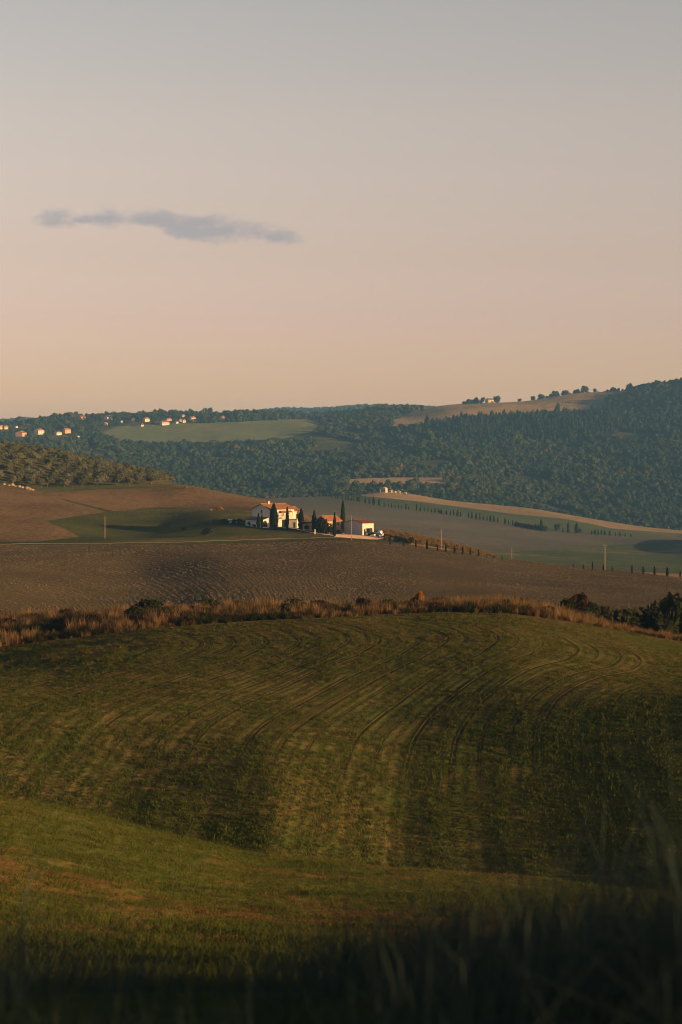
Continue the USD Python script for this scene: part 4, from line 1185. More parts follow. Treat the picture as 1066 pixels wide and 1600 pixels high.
# the brick house
Wb, Lb, Eb, Ab = 6.0, 6.4, 4.5, 6.0
loc, _ = corner_place(511.5, 834.0, 680, 750, YAW, Wb / 2, -Lb / 2)
bh = thing('brick_house', 'small ochre brick house with orange tile roof and two windows', 'house', loc, YAW)
obj('wall', prism_house(Wb, Lb, Eb, Ab, 2.5), M['brick_wall'], bh)
obj('roof', roof_mesh(Wb, Lb, Eb, Ab), M['tile'], bh)
for yy in (-1.5, 1.7):
    window(bh, 'x', yy, 2.85, 0.62, 0.85, Wb, Lb, 'brick_wall', 'shutter')
obj('door', box(-0.5, 0.5, -Lb / 2 - 0.04, -Lb / 2 + 0.02, 0, 2.1), M['shutter'], bh)

q_ = np.random.default_rng(19)
iy = np.column_stack([q_.uniform(-Wb / 2 + .1, Wb / 2 - .05, 900), np.full(900, -Lb / 2 - .12) - q_.uniform(0, .22, 900), q_.uniform(0, 5.6, 900)])
iy = iy[(iy[:, 2] < Eb + (Ab - Eb) * (1 - np.abs(iy[:, 0]) / (Wb / 2)) - .25)]
obj('ivy', leaves(q_, iy, np.tile([0, -1.0, .3], (len(iy), 1)), .26, .5), M['bush_leaf'], bh)

# the carport between
p = ground(483, 829, 690, 760)
cpt = thing('carport', 'open carport with thin dark roof between two cypresses', 'carport', p, -14)
obj('roof', box(-3.0, 3.0, -2.0, 2.0, 3.0, 3.18), M['dark_roof'], cpt)
for sx in (-2.8, 2.8):
    for sy in (-1.8, 1.8):
        obj('post', box(sx - .07, sx + .07, sy - .07, sy + .07, -0.8, 3.0), M['dark_post'], cpt)
obj('back_panel', box(-2.7, 2.7, 1.72, 1.78, -0.8, 3.0), M['dark_roof'], cpt)

# the white barn
Wr, Lr, Er, Ar = 9.8, 5.2, 4.1, 5.1
loc, _ = corner_place(566.5, 836.3, 660, 740, YAW, Wr / 2, -Lr / 2)
barn = thing('white_barn', 'white barn with dark red roof and an open doorway', 'barn', loc, YAW)
obj('wall', prism_house(Wr, Lr, Er, Ar, 2.0), M['white_wall'], barn)
obj('roof', roof_mesh(Wr, Lr, Er, Ar, over=0.3), M['tile_red'], barn)
obj('doorway', box(Wr / 2 - 0.1, Wr / 2 + 0.02, -0.9, 1.9, 0, 2.4), M['dark'], barn)
obj('side_door', box(Wr / 2 - 0.1, Wr / 2 + 0.02, -1.9, -1.2, 0, 2.1), M['dark'], barn)
obj('door_frame', trimesh.util.concatenate([box(Wr / 2, Wr / 2 + .06, -1.06, -0.91, 0, 2.52), box(Wr / 2, Wr / 2 + .06, 1.91, 2.05, 0, 2.52), box(Wr / 2, Wr / 2 + .06, -0.9, 1.9, 2.41, 2.53)]), M['grey_wall'], barn)

# yard and drive
from shapely.geometry import Polygon
yard = []
for px, v in [(527, 834.5), (540, 833.2), (566, 836.5), (584, 835.5), (592, 838), (604, 842), (590, 843), (570, 842.5), (545, 841), (524, 839)]:
    yard.append(ground(px, v, 650, 745)[:2])
yp = Polygon(yard).buffer(0.8).buffer(-0.4)
tv, tf = trimesh.creation.triangulate_polygon(yp.simplify(0.1), engine='earcut')
tm = trimesh.Trimesh(np.column_stack([tv, 0 * tv[:, 0]]), tf).subdivide_to_size(1.2)
yv = np.array(tm.vertices)
yv[:, 2] = height(yv[:, 0], yv[:, 1]) + 0.07
yf = np.array(tm.faces)
yn = np.cross(yv[yf[:, 1]] - yv[yf[:, 0]], yv[yf[:, 2]] - yv[yf[:, 0]])[:, 2]
yf[yn < 0] = yf[yn < 0][:, ::-1]
tag(obj('farmyard', (yv, yf), M['gravel'], smooth=True), 'pinkish gravel farmyard in front of the white barn', None, None, 'structure')
ribbon('farm_drive', trace([(415, 822.8), (436, 823.6), (453, 825.0), (470, 828.5), (488, 832), (505, 834.5), (520, 836.5), (532, 838)], 670, 760), 2.0, M['gravel'], 0.06, 'pale gravel drive from the farmhouse down to the yard')
for px, v, lab in [(534.5, 834, 'white gatepost by the tallest cypress'), (492.5, 834.5, 'small pale post beside the drive under the brick house')]:
    p = ground(px, v, 660, 750)
    t = thing('gatepost', lab, 'gatepost', p)
    obj('shaft', box(-.22, .22, -.22, .22, -0.3, 1.5), M['white_wall'], t)
    obj('cap', box(-.3, .3, -.3, .3, 1.5, 1.64), M['stone'], t)


# ------------------------------------------------------------------ vehicles
def car(name, label, paint, loc, yaw):
    t = thing(name, label, 'car', loc, yaw)
    from shapely.geometry import Polygon as P
    body = P([(-2.0, .35), (2.0, .35), (2.08, .62), (1.95, .82), (1.05, .92), (-1.85, .95), (-2.05, .75)]).buffer(0.05)
    cab = P([(-1.75, .92), (1.05, .9), (.45, 1.42), (-1.3, 1.45)]).buffer(0.04)
    for nm, pg, w, m in (('body', body, 1.70, paint), ('roof_cabin', cab, 1.5, paint)):
        e = trimesh.creation.extrude_polygon(pg, w, engine='earcut')
        e.apply_translation((0, 0, -w / 2))
        e.apply_transform(trimesh.transformations.rotation_matrix(math.pi / 2, [1, 0, 0]))
        obj(nm, e, M[m], t)
    for s in (-1, 1):
        g_ = P([(-1.5, .98), (.85, .96), (.42, 1.34), (-1.2, 1.36)])
        e = trimesh.creation.extrude_polygon(g_, 0.02, engine='earcut')
        e.apply_transform(trimesh.transformations.rotation_matrix(math.pi / 2, [1, 0, 0]))
        e.apply_translation((0, s * 0.76 + 0.01, 0))
        obj('side_window', e, M['glass'], t)
    ws = trimesh.Trimesh(np.array([(1.06, -.68, .98), (1.06, .68, .98), (.53, .64, 1.4), (.53, -.64, 1.4)]) + [0.05, 0, 0.0], [(0, 1, 2), (0, 2, 3)])
    obj('windscreen', ws, M['glass'], t)
    for x in (-1.25, 1.28):
        for s in (-1, 1):
            c = trimesh.creation.cylinder(radius=0.32, height=0.22, sections=16)
            c.apply_transform(trimesh.transformations.rotation_matrix(math.pi / 2, [1, 0, 0]))
            c.apply_translation((x, s * 0.78, 0.32))
            wh = obj('wheel', c, M['tyre'], t)
            c2 = trimesh.creation.cylinder(radius=0.18, height=0.02, sections=12)
            c2.apply_transform(trimesh.transformations.rotation_matrix(math.pi / 2, [1, 0, 0]))
            c2.apply_translation((x, s * 0.90, 0.32))
            obj('rim', c2, M['metal'], wh)
    for s in (-1, 1):
        obj('headlight', box(2.02, 2.12, s * .6 - .16, s * .6 + .16, .62, .76), M['white_plastic'], t)
    return t


p = at_depth(419, 240)
zt = -(944 - VH) / F * 240
car('parked_car', 'dark blue car half hidden behind the dry grass of the bank', 'car_blue', (p[0], p[1], zt - 1.46), 168)
p = ground(362, 818.5, 700, 800)
car('parked_car', 'pale car parked under dark bushes left of the farmhouse', 'car_pale', p, 10)
p = ground(591, 839.2, 650, 740)
car('parked_car', 'dark blue car at the right end of the farmyard', 'car_blue', p, -60)

p = ground(578, 837.5, 655, 740)
tr = thing('tractor', 'dark green tractor standing before the open barn doorway', 'tractor', p, -28)
obj('bonnet', trimesh.convex.convex_hull(np.array([(x, y, z) for x, w, z0, z1 in ((0.3, .42, .75, 1.5), (1.9, .34, .75, 1.32), (2.05, .28, .8, 1.2)) for y in (-w, w) for z in (z0, z1)])), M['tractor_green'], tr)
obj('chassis', box(-1.0, 1.7, -.28, .28, .45, .8), M['dark'], tr)
cb = obj('cab', trimesh.util.concatenate([box(-1.1, .35, -.7, .7, .9, 1.35)] + [box(x - .05, x + .05, y - .05, y + .05, 1.35, 2.4) for x in (-1.0, .25) for y in (-.62, .62)]), M['tractor_green'], tr)
obj('cab_roof', box(-1.2, .45, -.8, .8, 2.4, 2.55), M['tractor_green'], cb)
obj('cab_window', box(-.98, .23, -.6, .6, 1.36, 2.39), M['glass'], cb)
for x, s_, rr, w in ((-.7, 1, .8, .42), (-.7, -1, .8, .42), (1.5, 1, .5, .3), (1.5, -1, .5, .3)):
    c = trimesh.creation.cylinder(radius=rr, height=w, sections=20)
    c.apply_transform(trimesh.transformations.rotation_matrix(math.pi / 2, [1, 0, 0]))
    c.apply_translation((x, s_ * .85, rr))
    wh = obj('wheel', c, M['tyre'], tr)
    c2 = trimesh.creation.cylinder(radius=rr * .5, height=.04, sections=14)
    c2.apply_transform(trimesh.transformations.rotation_matrix(math.pi / 2, [1, 0, 0]))
    c2.apply_translation((x, s_ * (.85 + w / 2 + .02), rr))
    obj('rim', c2, M['white_plastic'], wh)
obj('exhaust', box(.9, .98, .2, .28, 1.3, 2.2), M['dark'], tr)

for px, v, sc, lab in [(584.5, 837.5, .8, 'white wrapped bale right of the tractor'), (594, 832.5, 1.0, 'white wrapped bale at the back of the yard'), (597, 836.8, .9, 'small white bale right of the pale car')]:
    p = ground(px, v + 1.5, 660, 770)
    t = thing('wrapped_bale', lab, 'bale', (p[0], p[1], p[2] - .05), px % 90)
    c = trimesh.creation.cylinder(radius=.6 * sc, height=1.2 * sc, sections=20)
    c.apply_transform(trimesh.transformations.rotation_matrix(math.pi / 2, [1, 0, 0]))
    c.apply_translation((0, 0, .6 * sc))
    obj('wrap', c, M['white_plastic'], t)
    for y in (-.3, 0, .3):
        c = trimesh.creation.cylinder(radius=.612 * sc, height=.05, sections=20)
        c.apply_transform(trimesh.transformations.rotation_matrix(math.pi / 2, [1, 0, 0]))
        c.apply_translation((0, y * sc, .6 * sc))
        obj('band', c, M['grey_wall'], t)

# ------------------------------------------------------------------ poles, masts and fences
def pole(px, v, d0, d1, hp, label, mat='pole', r0=0.11, arm=True):
    p = ground(px, v, d0, d1)
    h = hp * p[1] / F
    t = thing('utility_pole', label, 'utility pole', p, 20)
    c = trimesh.creation.revolve(np.array([(0, -.8), (r0, -.8), (r0 * .72, h - .05), (r0 * .5, h), (0, h)]), sections=10)
    obj('shaft', c, M[mat], t)
    if arm:
        obj('crossarm', box(-.55, .55, r0 * .7, r0 * .7 + .1, h - .55, h - .43), M['dark_post'], t)
        for x in (-.48, 0.0, .48):
            c = trimesh.creation.cylinder(radius=.05, height=.18, sections=8)
            c.apply_translation((x, r0 * .7 + .05, h - .34))
            obj('insulator', c, M['white_plastic'], t)
    return t


pole(164, 841, 640, 740, 35, 'pale pole standing alone by the track at the left', arm=False, r0=.09)
pole(330.5, 816, 650, 800, 21, 'short brown pole at the foot of the sunlit orange bush', 'post')
pole(549.5, 843.5, 640, 720, 38, 'tallest pale pole in front of the white barn', arm=False)
pole(690, 856, 620, 652, 32, 'thin pole on the field edge right of the farm', arm=False, r0=0.12)
pole(800, 872, 640, 900, 19, 'faint thin pole beyond the middle of the field edge', 'post', .10, False)
pole(945.5, 891, 610, 648, 40, 'tall pale pole on the field edge at the right', r0=0.10)
for px, hp, lab in [(316, 16, 'left of the two thin masts on the village hill'), (319.5, 17, 'right and taller of the two thin masts on the village hill')]:
    p = at_depth(px, 3300)
    t = thing('radio_mast', lab, 'mast', p)
    h = -(656 - 22 - VH) / F * 3300 - p[2] if hp == 17 else -(656 - 19 - VH) / F * 3300 - p[2]
    c = trimesh.creation.cylinder(radius=.22, height=h, sections=6)
    c.apply_translation((0, 0, h / 2))
    obj('shaft', c, M['metal'], t)
    obj('antenna', box(-.6, .6, -.05, .05, h * .8, h * .8 + .1), M['metal'], t)
    obj('antenna', box(-.4, .4, -.05, .05, h * .9, h * .9 + .1), M['metal'], t)


def post_row(label, pts, hp, name='post_fence', mat='post', wire=True, r0=.05):
    t = thing(name, label, 'fence', (0, 0, 0))
    tops = []
    for k, p in enumerate(pts):
        h = hp * p[1] / F * (0.85 + 0.3 * ((k * 37) % 10) / 10)
        c = trimesh.creation.cylinder(radius=r0, height=h + .4, sections=6)
        c.apply_translation((p[0], p[1], p[2] + h / 2 - .2))
        obj('post', c, M[mat], t)
        tops.append((p[0], p[1], p[2] + h * .85))
    if wire:
        for dz in (0.0, -.45):
            bits = []
            for a, b in zip(tops[:-1], tops[1:]):
                a, b = np.array(a) + [0, r0, dz], np.array(b) + [0, r0, dz]
                m_ = trimesh.creation.cylinder(radius=.006, segment=[a, b], sections=4)
                bits.append(m_)
            obj('wire', trimesh.util.concatenate(bits), M['metal'], t)
    return t


post_row('close row of short pale stakes beside the track', [ground(px, 847.2 - 0.6 * (px - 243) / 60, 640, 720) for px in np.arange(243.5, 304, 2.9)], 4.0, 'stake_row', mat='dark_post', wire=False, r0=.05)
post_row('long fence of pale posts along the top of the pasture hollow', [ground(px, float(np.interp(px, [186, 240, 300, 340], [803, 801, 800, 799])), 700, 900) for px in (186, 192, 197, 203, 209, 217, 227, 237, 246, 256, 266, 276, 286, 292, 303, 311, 319, 326, 334)], 6.0, mat='dark_post', r0=.06)
post_row('lower fence of dark posts in the pasture hollow', [ground(px, float(np.interp(px, [212, 280], [811, 808])), 690, 860) for px in (212, 222, 232, 240, 249, 258, 267, 277)], 5.0, mat='dark_post', r0=.05)

# vines on the slope right of the farm and behind the margin
vin = Kinds('vine_row', 'vine row', [])
r_ = np.random.default_rng(16)
VP = tuft(150, 46, 1.3, .45, .5, .13)
vlabel = {}
for row, d in enumerate(np.arange(668, 800, 12.0)):
    pts = []
    for px in np.arange(602, 775, 4.0):
        p = at_depth(px, d + (px - 602) * .03)
        if project(*p)[1] < np.interp(px, [600, 650, 700, 770], [848, 853, 862, 872]):
            pts.append(p + [r_.uniform(-.2, .2), r_.uniform(-.2, .2), -.05])
    if len(pts) > 8:
        pts = np.array(pts)
        t = scatter('vine_row', [(VP, M['vine_leaf'], False)], pts, np.zeros(len(pts), int), r_.uniform(0, 6, len(pts)), r_.uniform(.8, 1.2, len(pts)), kind='stuff')
        tag(t, 'golden vine row on the slope between the farmyard and the valley', 'vines', 'vine rows right of the farm')

# ------------------------------------------------------------------ the village and the hilltop farm
def village_house(px, v, d, wp, hp, wall, roof, yaw, label, wins=2, name='village_house', long_=1.0, apex=None):
    p = ground(px, v, 2400, 3650)
    d = p[1]
    m = d / F
    c = abs(math.cos(math.radians(yaw + 0)))
    Ln_ = max(wp * m * .86 * long_, 4.0)
    W_ = max(wp * m * 0.75, 4.0)
    ev = max(hp * m * 0.66, 2.5)
    ap = apex or ev + W_ * 0.2
    z = p[2]
    t = thing(name, label, 'house', (p[0], p[1], z), yaw)
    obj('wall', prism_house(W_, Ln_, ev, ap, 1.2), M[wall], t)
    rf_ = obj('roof', roof_mesh(W_, Ln_, ev, ap, .5, .25), M[roof], t)
    if wins:
        obj('chimney', box(-.4, .4, Ln_ * .2, Ln_ * .2 + .8, ap - .5, ap + .9), M[wall], rf_)
    for k in range(wins):
        yy = (k - (wins - 1) / 2) * Ln_ / max(wins, 1)
        for zz in ((ev * .58, ev * .12) if ev > 4.8 else (ev * .35,)):
            window(t, 'x', yy, zz, 1.1, 1.4, W_, Ln_, wall, 'shutter')
    window(t, 'y', 0.0, ev * .5, 1.0, 1.4, W_, Ln_, wall, 'shutter')
    return t


for px, v, d, wp, hp, wall, roof, yaw, lab in HOUSES:
    village_house(px, v, d, wp, hp, wall, roof, yaw, lab, 3 if wp > 12 else (2 if wp > 6 else (1 if wp > 4 else 0)))
village_house(765, 628.5, 3400, 12, 7, 'stone', 'dark_roof', -58, 'cream farmhouse among dark trees on the golden hilltop', 3, 'hilltop_farmhouse')

r_ = np.random.default_rng(17)
def ruin(name, px, v, d, w, dp, h, label, yaw, tower=False):
    p = at_depth(px, d)
    t = thing(name, label, 'ruin', p, yaw)
    k = 9
    top = h * (1 - .35 * r_.uniform(0, 1, k))
    xs = np.linspace(-w / 2, w / 2, k)
    v_, f_ = [], []
    for i in range(k):
        for y in (-dp / 2, dp / 2):
            v_ += [(xs[i], y, -1.0), (xs[i], y, top[i])]
    for i in range(k - 1):
        a, b = i * 4, i * 4 + 4
        f_ += [(a, b, b + 1), (a, b + 1, a + 1), (a + 2, b + 3, b + 2), (a + 2, a + 3, b + 3), (a + 1, b + 1, b + 3), (a + 1, b + 3, a + 3)]
    f_ += [(0, 1, 3), (0, 3, 2), (4 * k - 4, 4 * k - 1, 4 * k - 3), (4 * k - 4, 4 * k - 2, 4 * k - 1)]
    obj('wall', (np.array(v_), np.array(f_)), M['stone'], t)
    obj('opening', box(-.5, .5, -dp / 2 - .03, -dp / 2 + .02, h * .2, h * .5), M['dark'], t)
    rb = [trimesh.Trimesh(*lump(r_, np.array([r_.uniform(-w, w), -dp / 2 - r_.uniform(.3, 1.5), .1]), np.array([.6, .5, .4]), 1, .4, i)) for i in range(7)]
    obj('rubble', trimesh.util.concatenate(rb), M['stone'], t, smooth=False)
    return t


ruin('ruined_tower', 602.5, 768, 1930, 3.0, 3.0, 5.4, 'tall broken stone tower on the knoll beyond the avenue', -50)
ruin('ruined_wall', 594, 768, 1935, 1.4, 1.2, 3.6, 'thin pale pillar left of the broken tower on the knoll', -20)
for px, w, h, lab in [(611, 2.4, 2.6, 'low ruined wall just right of the broken tower'), (617, 2.6, 2.0, 'middle heap of ruined wall on the knoll'), (623, 3.6, 2.6, 'pale ruined gable right of the middle heap'), (631, 6.0, 1.5, 'long low ruined wall at the right of the knoll')]:
    ruin('ruined_wall', px, 770, 1932, w, 1.6, h, lab, -35)
# stones turned up at the field corner of the olive grove
for i, (px, v, s) in enumerate([(6, 756.5, 1.0), (14, 758, .8), (19, 757.5, 1.3), (24, 759.5, .7), (30, 760, 1.2), (35, 761.5, .9), (43, 763.5, 1.6), (47, 765, 1.3), (51, 765.5, .9)]):
    p = ground(px, v + 1, 860, 950)
    o = obj('field_rock', (lambda m: (np.asarray(m[0]) + p, m[1]))(lump(r_, np.array([0, 0, .2 * s]), np.array([0.8, 0.6, 0.6]) * s, 2, .45, 200 + i)), M['rock'], smooth=40)
    tag(o, 'pale sunlit rock in the line under the olive grove, ' + ['first from the left edge', 'second from the left edge', 'third and taller', 'fourth and small', 'fifth, broad', 'sixth, small', 'largest of the line', 'right of the largest', 'last at the right end'][i], 'rock')

# ------------------------------------------------------------------ grass and crops
def on_land(x, y, dz=0.0):
    return np.stack([x, y, height(x, y) + dz], 1)


def in_view(x, y, m=50):
    px = PX0 + F * x / np.maximum(y, .1)
    return (px > -m) & (px < 1066 + m)


# dry tall grass on the bank along the top of the green field
r_ = np.random.default_rng(21)
bx_, by_ = jitter_grid(-48, 48, 203.5, 240, 0.62, r_, 1.0)
br = np.hypot(bx_, by_)
k = in_view(bx_, by_, 70) & (br > 204.6 + 1.2 * meshkit.noise(np.stack([bx_ / 3, 0 * bx_, 0 * bx_], -1), 4)) & (br < 239)
bx_, by_, br = bx_[k], by_[k], br[k]
n1 = meshkit.fbm(np.stack([bx_ / 5, by_ / 5, 0 * bx_], -1), 3, 51)
front = np.clip((br - 204) / 5, 0, 1)
sz = np.interp(PX0 + F * bx_ / by_, [880, 960], [1.25, .7]) * (0.25 + 1.15 * n1 + r_.uniform(-.25, .45, len(n1))) * (0.55 + 0.45 * front)
bank_kinds = [(tuft(200, 34, 1.25, .30, .45, .022), M['straw'], False), (tuft(201, 30, 1.0, .34, .6, .024), M['straw'], False), (tuft(202, 44, .85, .42, .7, .028), M['straw_dark'], False), (tuft(203, 40, 0.95, .38, .6, .03), M['bush_leaf'], False)]
n2 = meshkit.fbm(np.stack([bx_ / 7, by_ / 4, 0 * bx_], -1), 3, 53) + r_.uniform(-.12, .12, len(n1))
bi = np.where(n2 > .52, np.where(r_.uniform(0, 1, len(n1)) < .5, 0, 1), np.where(n2 > .42, 2, 3))
bi = np.where(front < .25, np.where(r_.uniform(0, 1, len(n1)) < .7, 1, 2), bi)
print('bank tufts', len(bx_))
scatter('bank_grass', bank_kinds, on_land(bx_, by_, -.05), bi, r_.uniform(0, 6.28, len(bx_)), sz, 'tall dry orange grass and brown weeds along the top of the green field')

# dark weeds filling the dip behind the bank
hx, hy = jitter_grid(-60, 75, 240, 300, 1.7, r_, 1.0)
k = in_view(hx, hy, 80)
hx, hy = hx[k], hy[k]
scatter('hollow_weeds', bank_kinds[2:], on_land(hx, hy, -.05), r_.integers(0, 2, len(hx)), r_.uniform(0, 6.28, len(hx)), r_.uniform(.7, 1.3, len(hx)), 'rough dark weeds in the dip behind the grassy bank')


# the young crop: clumps in drill rows, thicker and thinner along the rows
def row_coord(x, y):
    return x - drill_shift(y)


PEAKS = [(26, 128, 190), (120, 128, 180), (210, 128, 199), (286, 128, 200), (330, 150, 190), (369, 128, 199), (420, 140, 196), (472, 128, 201), (549, 128, 202), (596, 128, 202.5), (660, 130, 188), (702, 128, 195), (781, 128, 202.8), (850, 128, 186), (905, 128, 192), (971, 128, 200), (1010, 128, 176), (1090, 128, 170)]
cx_, cy_ = jitter_grid(-48, 48, 101, 204, 0.36, r_, 1.0)
k = in_view(cx_, cy_, 30) & (np.hypot(cx_, cy_) < 204.5)
cx_, cy_ = cx_[k], cy_[k]
fc = row_coord(cx_, cy_)
row = np.round(fc / .46) * .46 + r_.normal(0, .075, len(fc))
cx_ = cx_ + (row - fc)
fc = row
d1 = meshkit.fbm(np.stack([fc * .55, cy_ * .035, 0 * fc], -1), 3, 61)
d2 = meshkit.fbm(np.stack([cx_ / 14, cy_ / 14, 0 * fc], -1), 4, 62)
d3 = meshkit.fbm(np.stack([cx_ / 1.4, cy_ / 1.6, 0 * fc], -1), 3, 63)
rowy = meshkit.fbm(np.stack([fc / 1.1, cy_ / 40, 0 * fc + 5], -1), 2, 64)
lush = .14 * d1 + .30 * d2 + .56 * d3
slope = np.clip((cy_ - 120) / 70, 0, 1)
pr = np.clip((lush - .435 - .03 * slope + .14 * (1 - slope) ** 1.5 + .16 * (rowy - .5)) / .14, 0.03, 1)
# lusher lines where the seed ran double
rl = np.random.default_rng(24)
for px, w_, st_ in [(q_ + rl.uniform(-14, 14), rl.uniform(.16, .38), rl.uniform(.5, 1.0)) for q_ in np.arange(-260, 1420, 24.0)]:
    q = np.exp(-((fc - (px - PX0) / F * 179 - .5 * (meshkit.fbm(np.stack([cy_ / 11, 0 * cy_ + px, 0 * cy_], -1), 2, 6) - .5)) / w_) ** 2) * st_ * (.55 + .45 * np.clip((165 - cy_) / 25, 0, 1))
    pr, lush = np.maximum(pr, q * .95), lush + .45 * q
bare = np.zeros(len(cx_))
for k_, (px, y0, y1) in enumerate(PEAKS):     # crushed flat where the wheels went, growing over lower down
    for s_, w_ in ((0.0, .42), (1.75, .26)):
        bare = np.maximum(bare, (np.abs(fc - (px - PX0) / F * 179 - s_) < w_) * (cy_ < y1) * np.clip((cy_ - 145) / 30, 0, 1) * (.5 + .5 * (d1 > .42)))
pr = pr * (1 - .8 * bare)
u = r_.uniform(0, 1, len(cx_))
crop = u < pr
stub = (~crop) & (bare < .5) & (r_.uniform(0, 1, len(cx_)) < .5)
sel = crop | stub
ci = np.where(crop, np.where(r_.uniform(0, 1, len(cx_)) < .12 + .78 * slope ** 1.3 * np.clip(1.6 - 1.4 * d2, 0, 1), 3, np.where(r_.uniform(0, 1, len(cx_)) < .5, 0, 1)), 2)[sel]
cs = ((.30 + 1.1 * lush + r_.uniform(-.2, .3, len(cx_))) * np.where(crop, 1, .8))[sel]
print('crop', sel.sum())
scatter('young_crop', [(tuft(210, 16, .24, .24, .9, .022), M['crop'], False), (tuft(211, 14, .19, .22, 1.0, .022), M['crop'], False), (tuft(212, 9, .17, .2, .8, .012), M['stubble'], False), (tuft(213, 14, .20, .22, 1.0, .022), M['crop_gold'], False)], on_land(cx_[sel], cy_[sel], -.01), ci, r_.uniform(0, 6.28, sel.sum()), cs, 'short green crop and pale stubble covering the large convex field')

# the near meadow
def meadow_tufts(d0, d1, step, seed):
    x, y = jitter_grid(-d1 * .2, d1 * .2, d0, d1, step, r_, 1.0)
    k = in_view(x, y, 40)
    return x[k], y[k]


mx, my = [np.concatenate(q) for q in zip(meadow_tufts(9, 26, .13, 1), meadow_tufts(26, 44, .18, 2), meadow_tufts(44, 72, .24, 3))]
e1 = meshkit.fbm(np.stack([mx / 6, my / 6, 0 * mx], -1), 4, 71)
e2 = meshkit.fbm(np.stack([mx / .9, my / .9, 0 * mx], -1), 3, 72)
dry = (.5 * e1 + .5 * e2 + r_.uniform(-.06, .06, len(mx))) > .575
mpx_ = PX0 + F * mx / my
dry |= (r_.uniform(0, 1, len(mx)) < .12) | ((np.hypot(mx, my) > 57) & (np.hypot(mx, my) < 65.5) & (mpx_ > 570) & (mpx_ < 860) & (e2 > .40) & (r_.uniform(0, 1, len(mx)) < .7))
mi = np.where(dry, 2, np.where(r_.uniform(0, 1, len(mx)) < .5, 0, 1))
ms = (.45 + .9 * e2 + r_.uniform(-.2, .3, len(mx))) * np.where(dry, .8, 1)
print('meadow', len(mx))
scatter('meadow_grass', [(tuft(220, 14, .20, .15, 1.0, .009), M['turf_blade'], False), (tuft(221, 12, .14, .15, 1.1, .009), M['turf_blade'], False), (tuft(222, 10, .13, .14, 1.0, .007), M['stubble'], False)], on_land(mx, my, -.01), mi, r_.uniform(0, 6.28, len(mx)), ms, 'short meadow grass with a few dry patches on the near slope')

# tall grass right before the viewer, in the shade of the knoll
gx_, gy_ = jitter_grid(-2.2, 2.2, 2.7, 9.5, .085, r_, 1.0)
k = (np.abs(gx_) < .2 * gy_ + .35) & (r_.uniform(0, 1, len(gx_)) < np.interp(gx_ / gy_, [-.17, -.03, .05, .17], [.30, .34, .85, 1.0]))
gx_, gy_ = gx_[k], gy_[k]
gpx = PX0 + F * gx_ / gy_
hw_ = np.interp(gpx, [-100, 150, 420, 560, 700, 1066, 1200], [.52, .48, .44, .50, .58, .64, .64])
g1 = meshkit.fbm(np.stack([gx_ / .5, gy_ / .7, 0 * gx_], -1), 3, 81)
gs = hw_ * (.45 + .85 * g1) * r_.uniform(.75, 1.2, len(gx_))
tall = (r_.uniform(0, 1, len(gx_)) < np.interp(gpx, [0, 450, 650, 1066], [.05, .04, .12, .15])) & (g1 > .45)
gs = np.where(tall, gs * 1.55, gs)
print('front', len(gx_))
scatter('front_grass', [(tuft(230, 12, .95, .07, .75, .0035, .6), M['dark_blade'], False), (tuft(231, 10, .8, .07, 1.0, .0035, .7), M['dark_blade'], False), (tuft(232, 7, 1.05, .05, .6, .0028, .6), M['dark_blade'], False)], on_land(gx_, gy_, -.02), r_.integers(0, 3, len(gx_)), r_.uniform(0, 6.28, len(gx_)), gs, 'tall dark grass out of focus right in front of the viewer')

# bushes on the knoll behind the viewer's right shoulder, whose shade the front grass stands in
for i, (x, y, s) in enumerate([(12, 3, .8), (10, 0, .7), (11, 5.5, .45), (12.5, 7.5, .5), (9, 2.2, .4)]):
    shrub_kinds['dark'].put(0, (x, y, float(height(x, y)) - .2), i * 70, (s, s, s), 'large dark bush on the knoll outside the picture', 'bushes on the knoll beside the viewer')

# wheel lines in the green field: two sunk ruts with pushed-up rims
M['rut'] = soil('rut_soil', (0.014, 0.016, 0.007), (0.034, 0.031, 0.014), clod=2.0, clod_depth=0.06, patch=0.3)
M['rim'] = soil('rim_stubble', (0.060, 0.050, 0.022), (0.100, 0.080, 0.035), clod=2.5, clod_depth=0.05, patch=0.3)
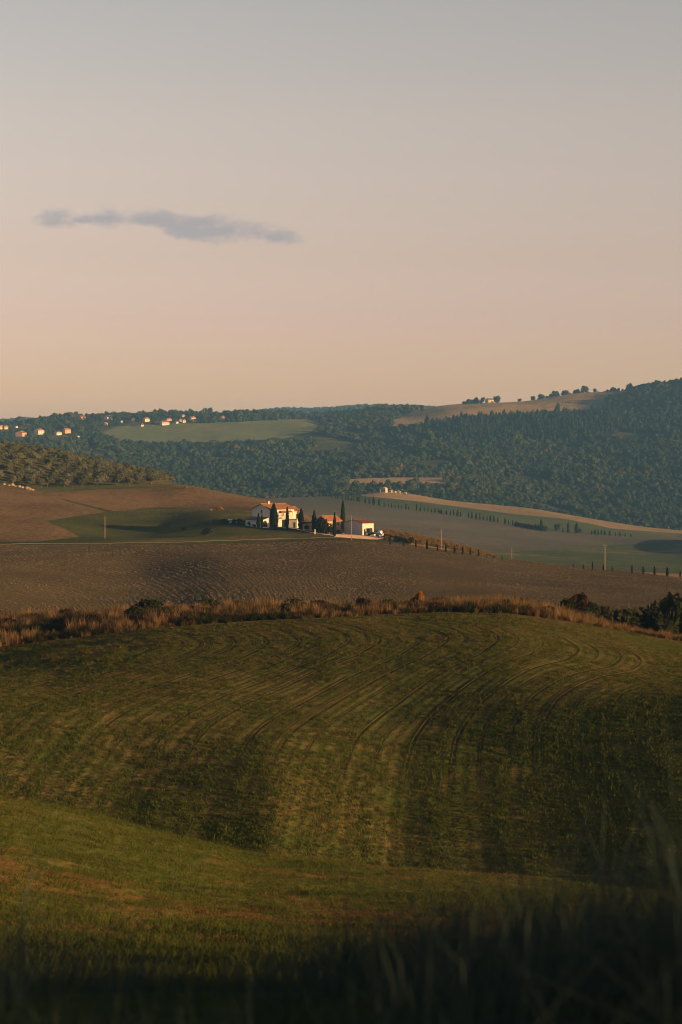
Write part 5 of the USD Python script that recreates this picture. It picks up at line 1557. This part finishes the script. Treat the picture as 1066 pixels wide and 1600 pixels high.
# the drill rows' own course, up the slope, over and back along the headland
r_ = np.random.default_rng(23)
for k_, (px, y0, y1) in enumerate(PEAKS):
    yy = np.linspace(y0, y1, 60)
    xx = (px - PX0) / F * 179 + drill_shift(yy)
    pts = np.column_stack([xx, yy])
    pts = pts[np.hypot(xx, yy) < 203.6]
    for s_, w_ in ((0.0, .46), (1.75, .22)):
        ribbon('wheel_track', pts + [s_, 0], w_, M['rut'], .02, None, 'structure', 1.1, 55.0, ((-1, -.03), (-.55, .025), (0, .005), (.55, .025), (1, -.03)), .5)
        ribbon('track_rim', pts + [s_ - w_ * .62, 0], .20, M['rim'], .015, None, 'structure', 1.7, 55.0, ((-1, -.03), (-.4, .03), (.4, .025), (1, -.03)), .5)

# clods turned up by the plough, thickest along the furrows
px_, py_ = jitter_grid(-125, 125, 440, 645, .56, r_, 1.0)
ppx = PX0 + F * px_ / py_
k = (ppx > -25) & (ppx < 1090) & (np.hypot(px_, py_) < plough_top(ppx) - 1.5)
px_, py_, ppx = px_[k], py_[k], ppx[k]
fr = np.sqrt((px_ + 82) ** 2 + ((py_ - 436) / 2.7) ** 2)
wv_ = meshkit.fbm(np.stack([px_ / 9, py_ / 9, 0 * px_], -1), 3, 91)
crest = .5 + .5 * np.sin((fr + 1.1 * wv_) * 2 * math.pi / 1.6)
left = np.clip((560 - ppx) / 200, 0.15, 1)
pk = .34 + .5 * (wv_ - .5) + .62 * left * (crest - .5)
k = r_.uniform(0, 1, len(px_)) < pk
px_, py_ = px_[k], py_[k]
print('clods', len(px_))
M['clod'] = soil('turned_clay', (0.048, 0.038, 0.024), (0.100, 0.078, 0.048), clod=1.5, clod_depth=.05, patch=.05)
scatter('earth_clods', [(lump(r_, np.array([0, 0, .02]), np.array([.13, .11, .085]), 1, .5, 300 + q), M['clod'], False) for q in range(3)], on_land(px_, py_), r_.integers(0, 3, len(px_)), r_.uniform(0, 6.28, len(px_)), r_.gamma(4, .25, len(px_)).clip(.4, 2.2), 'grey brown clods thrown up along the curved furrows of the ploughed field')
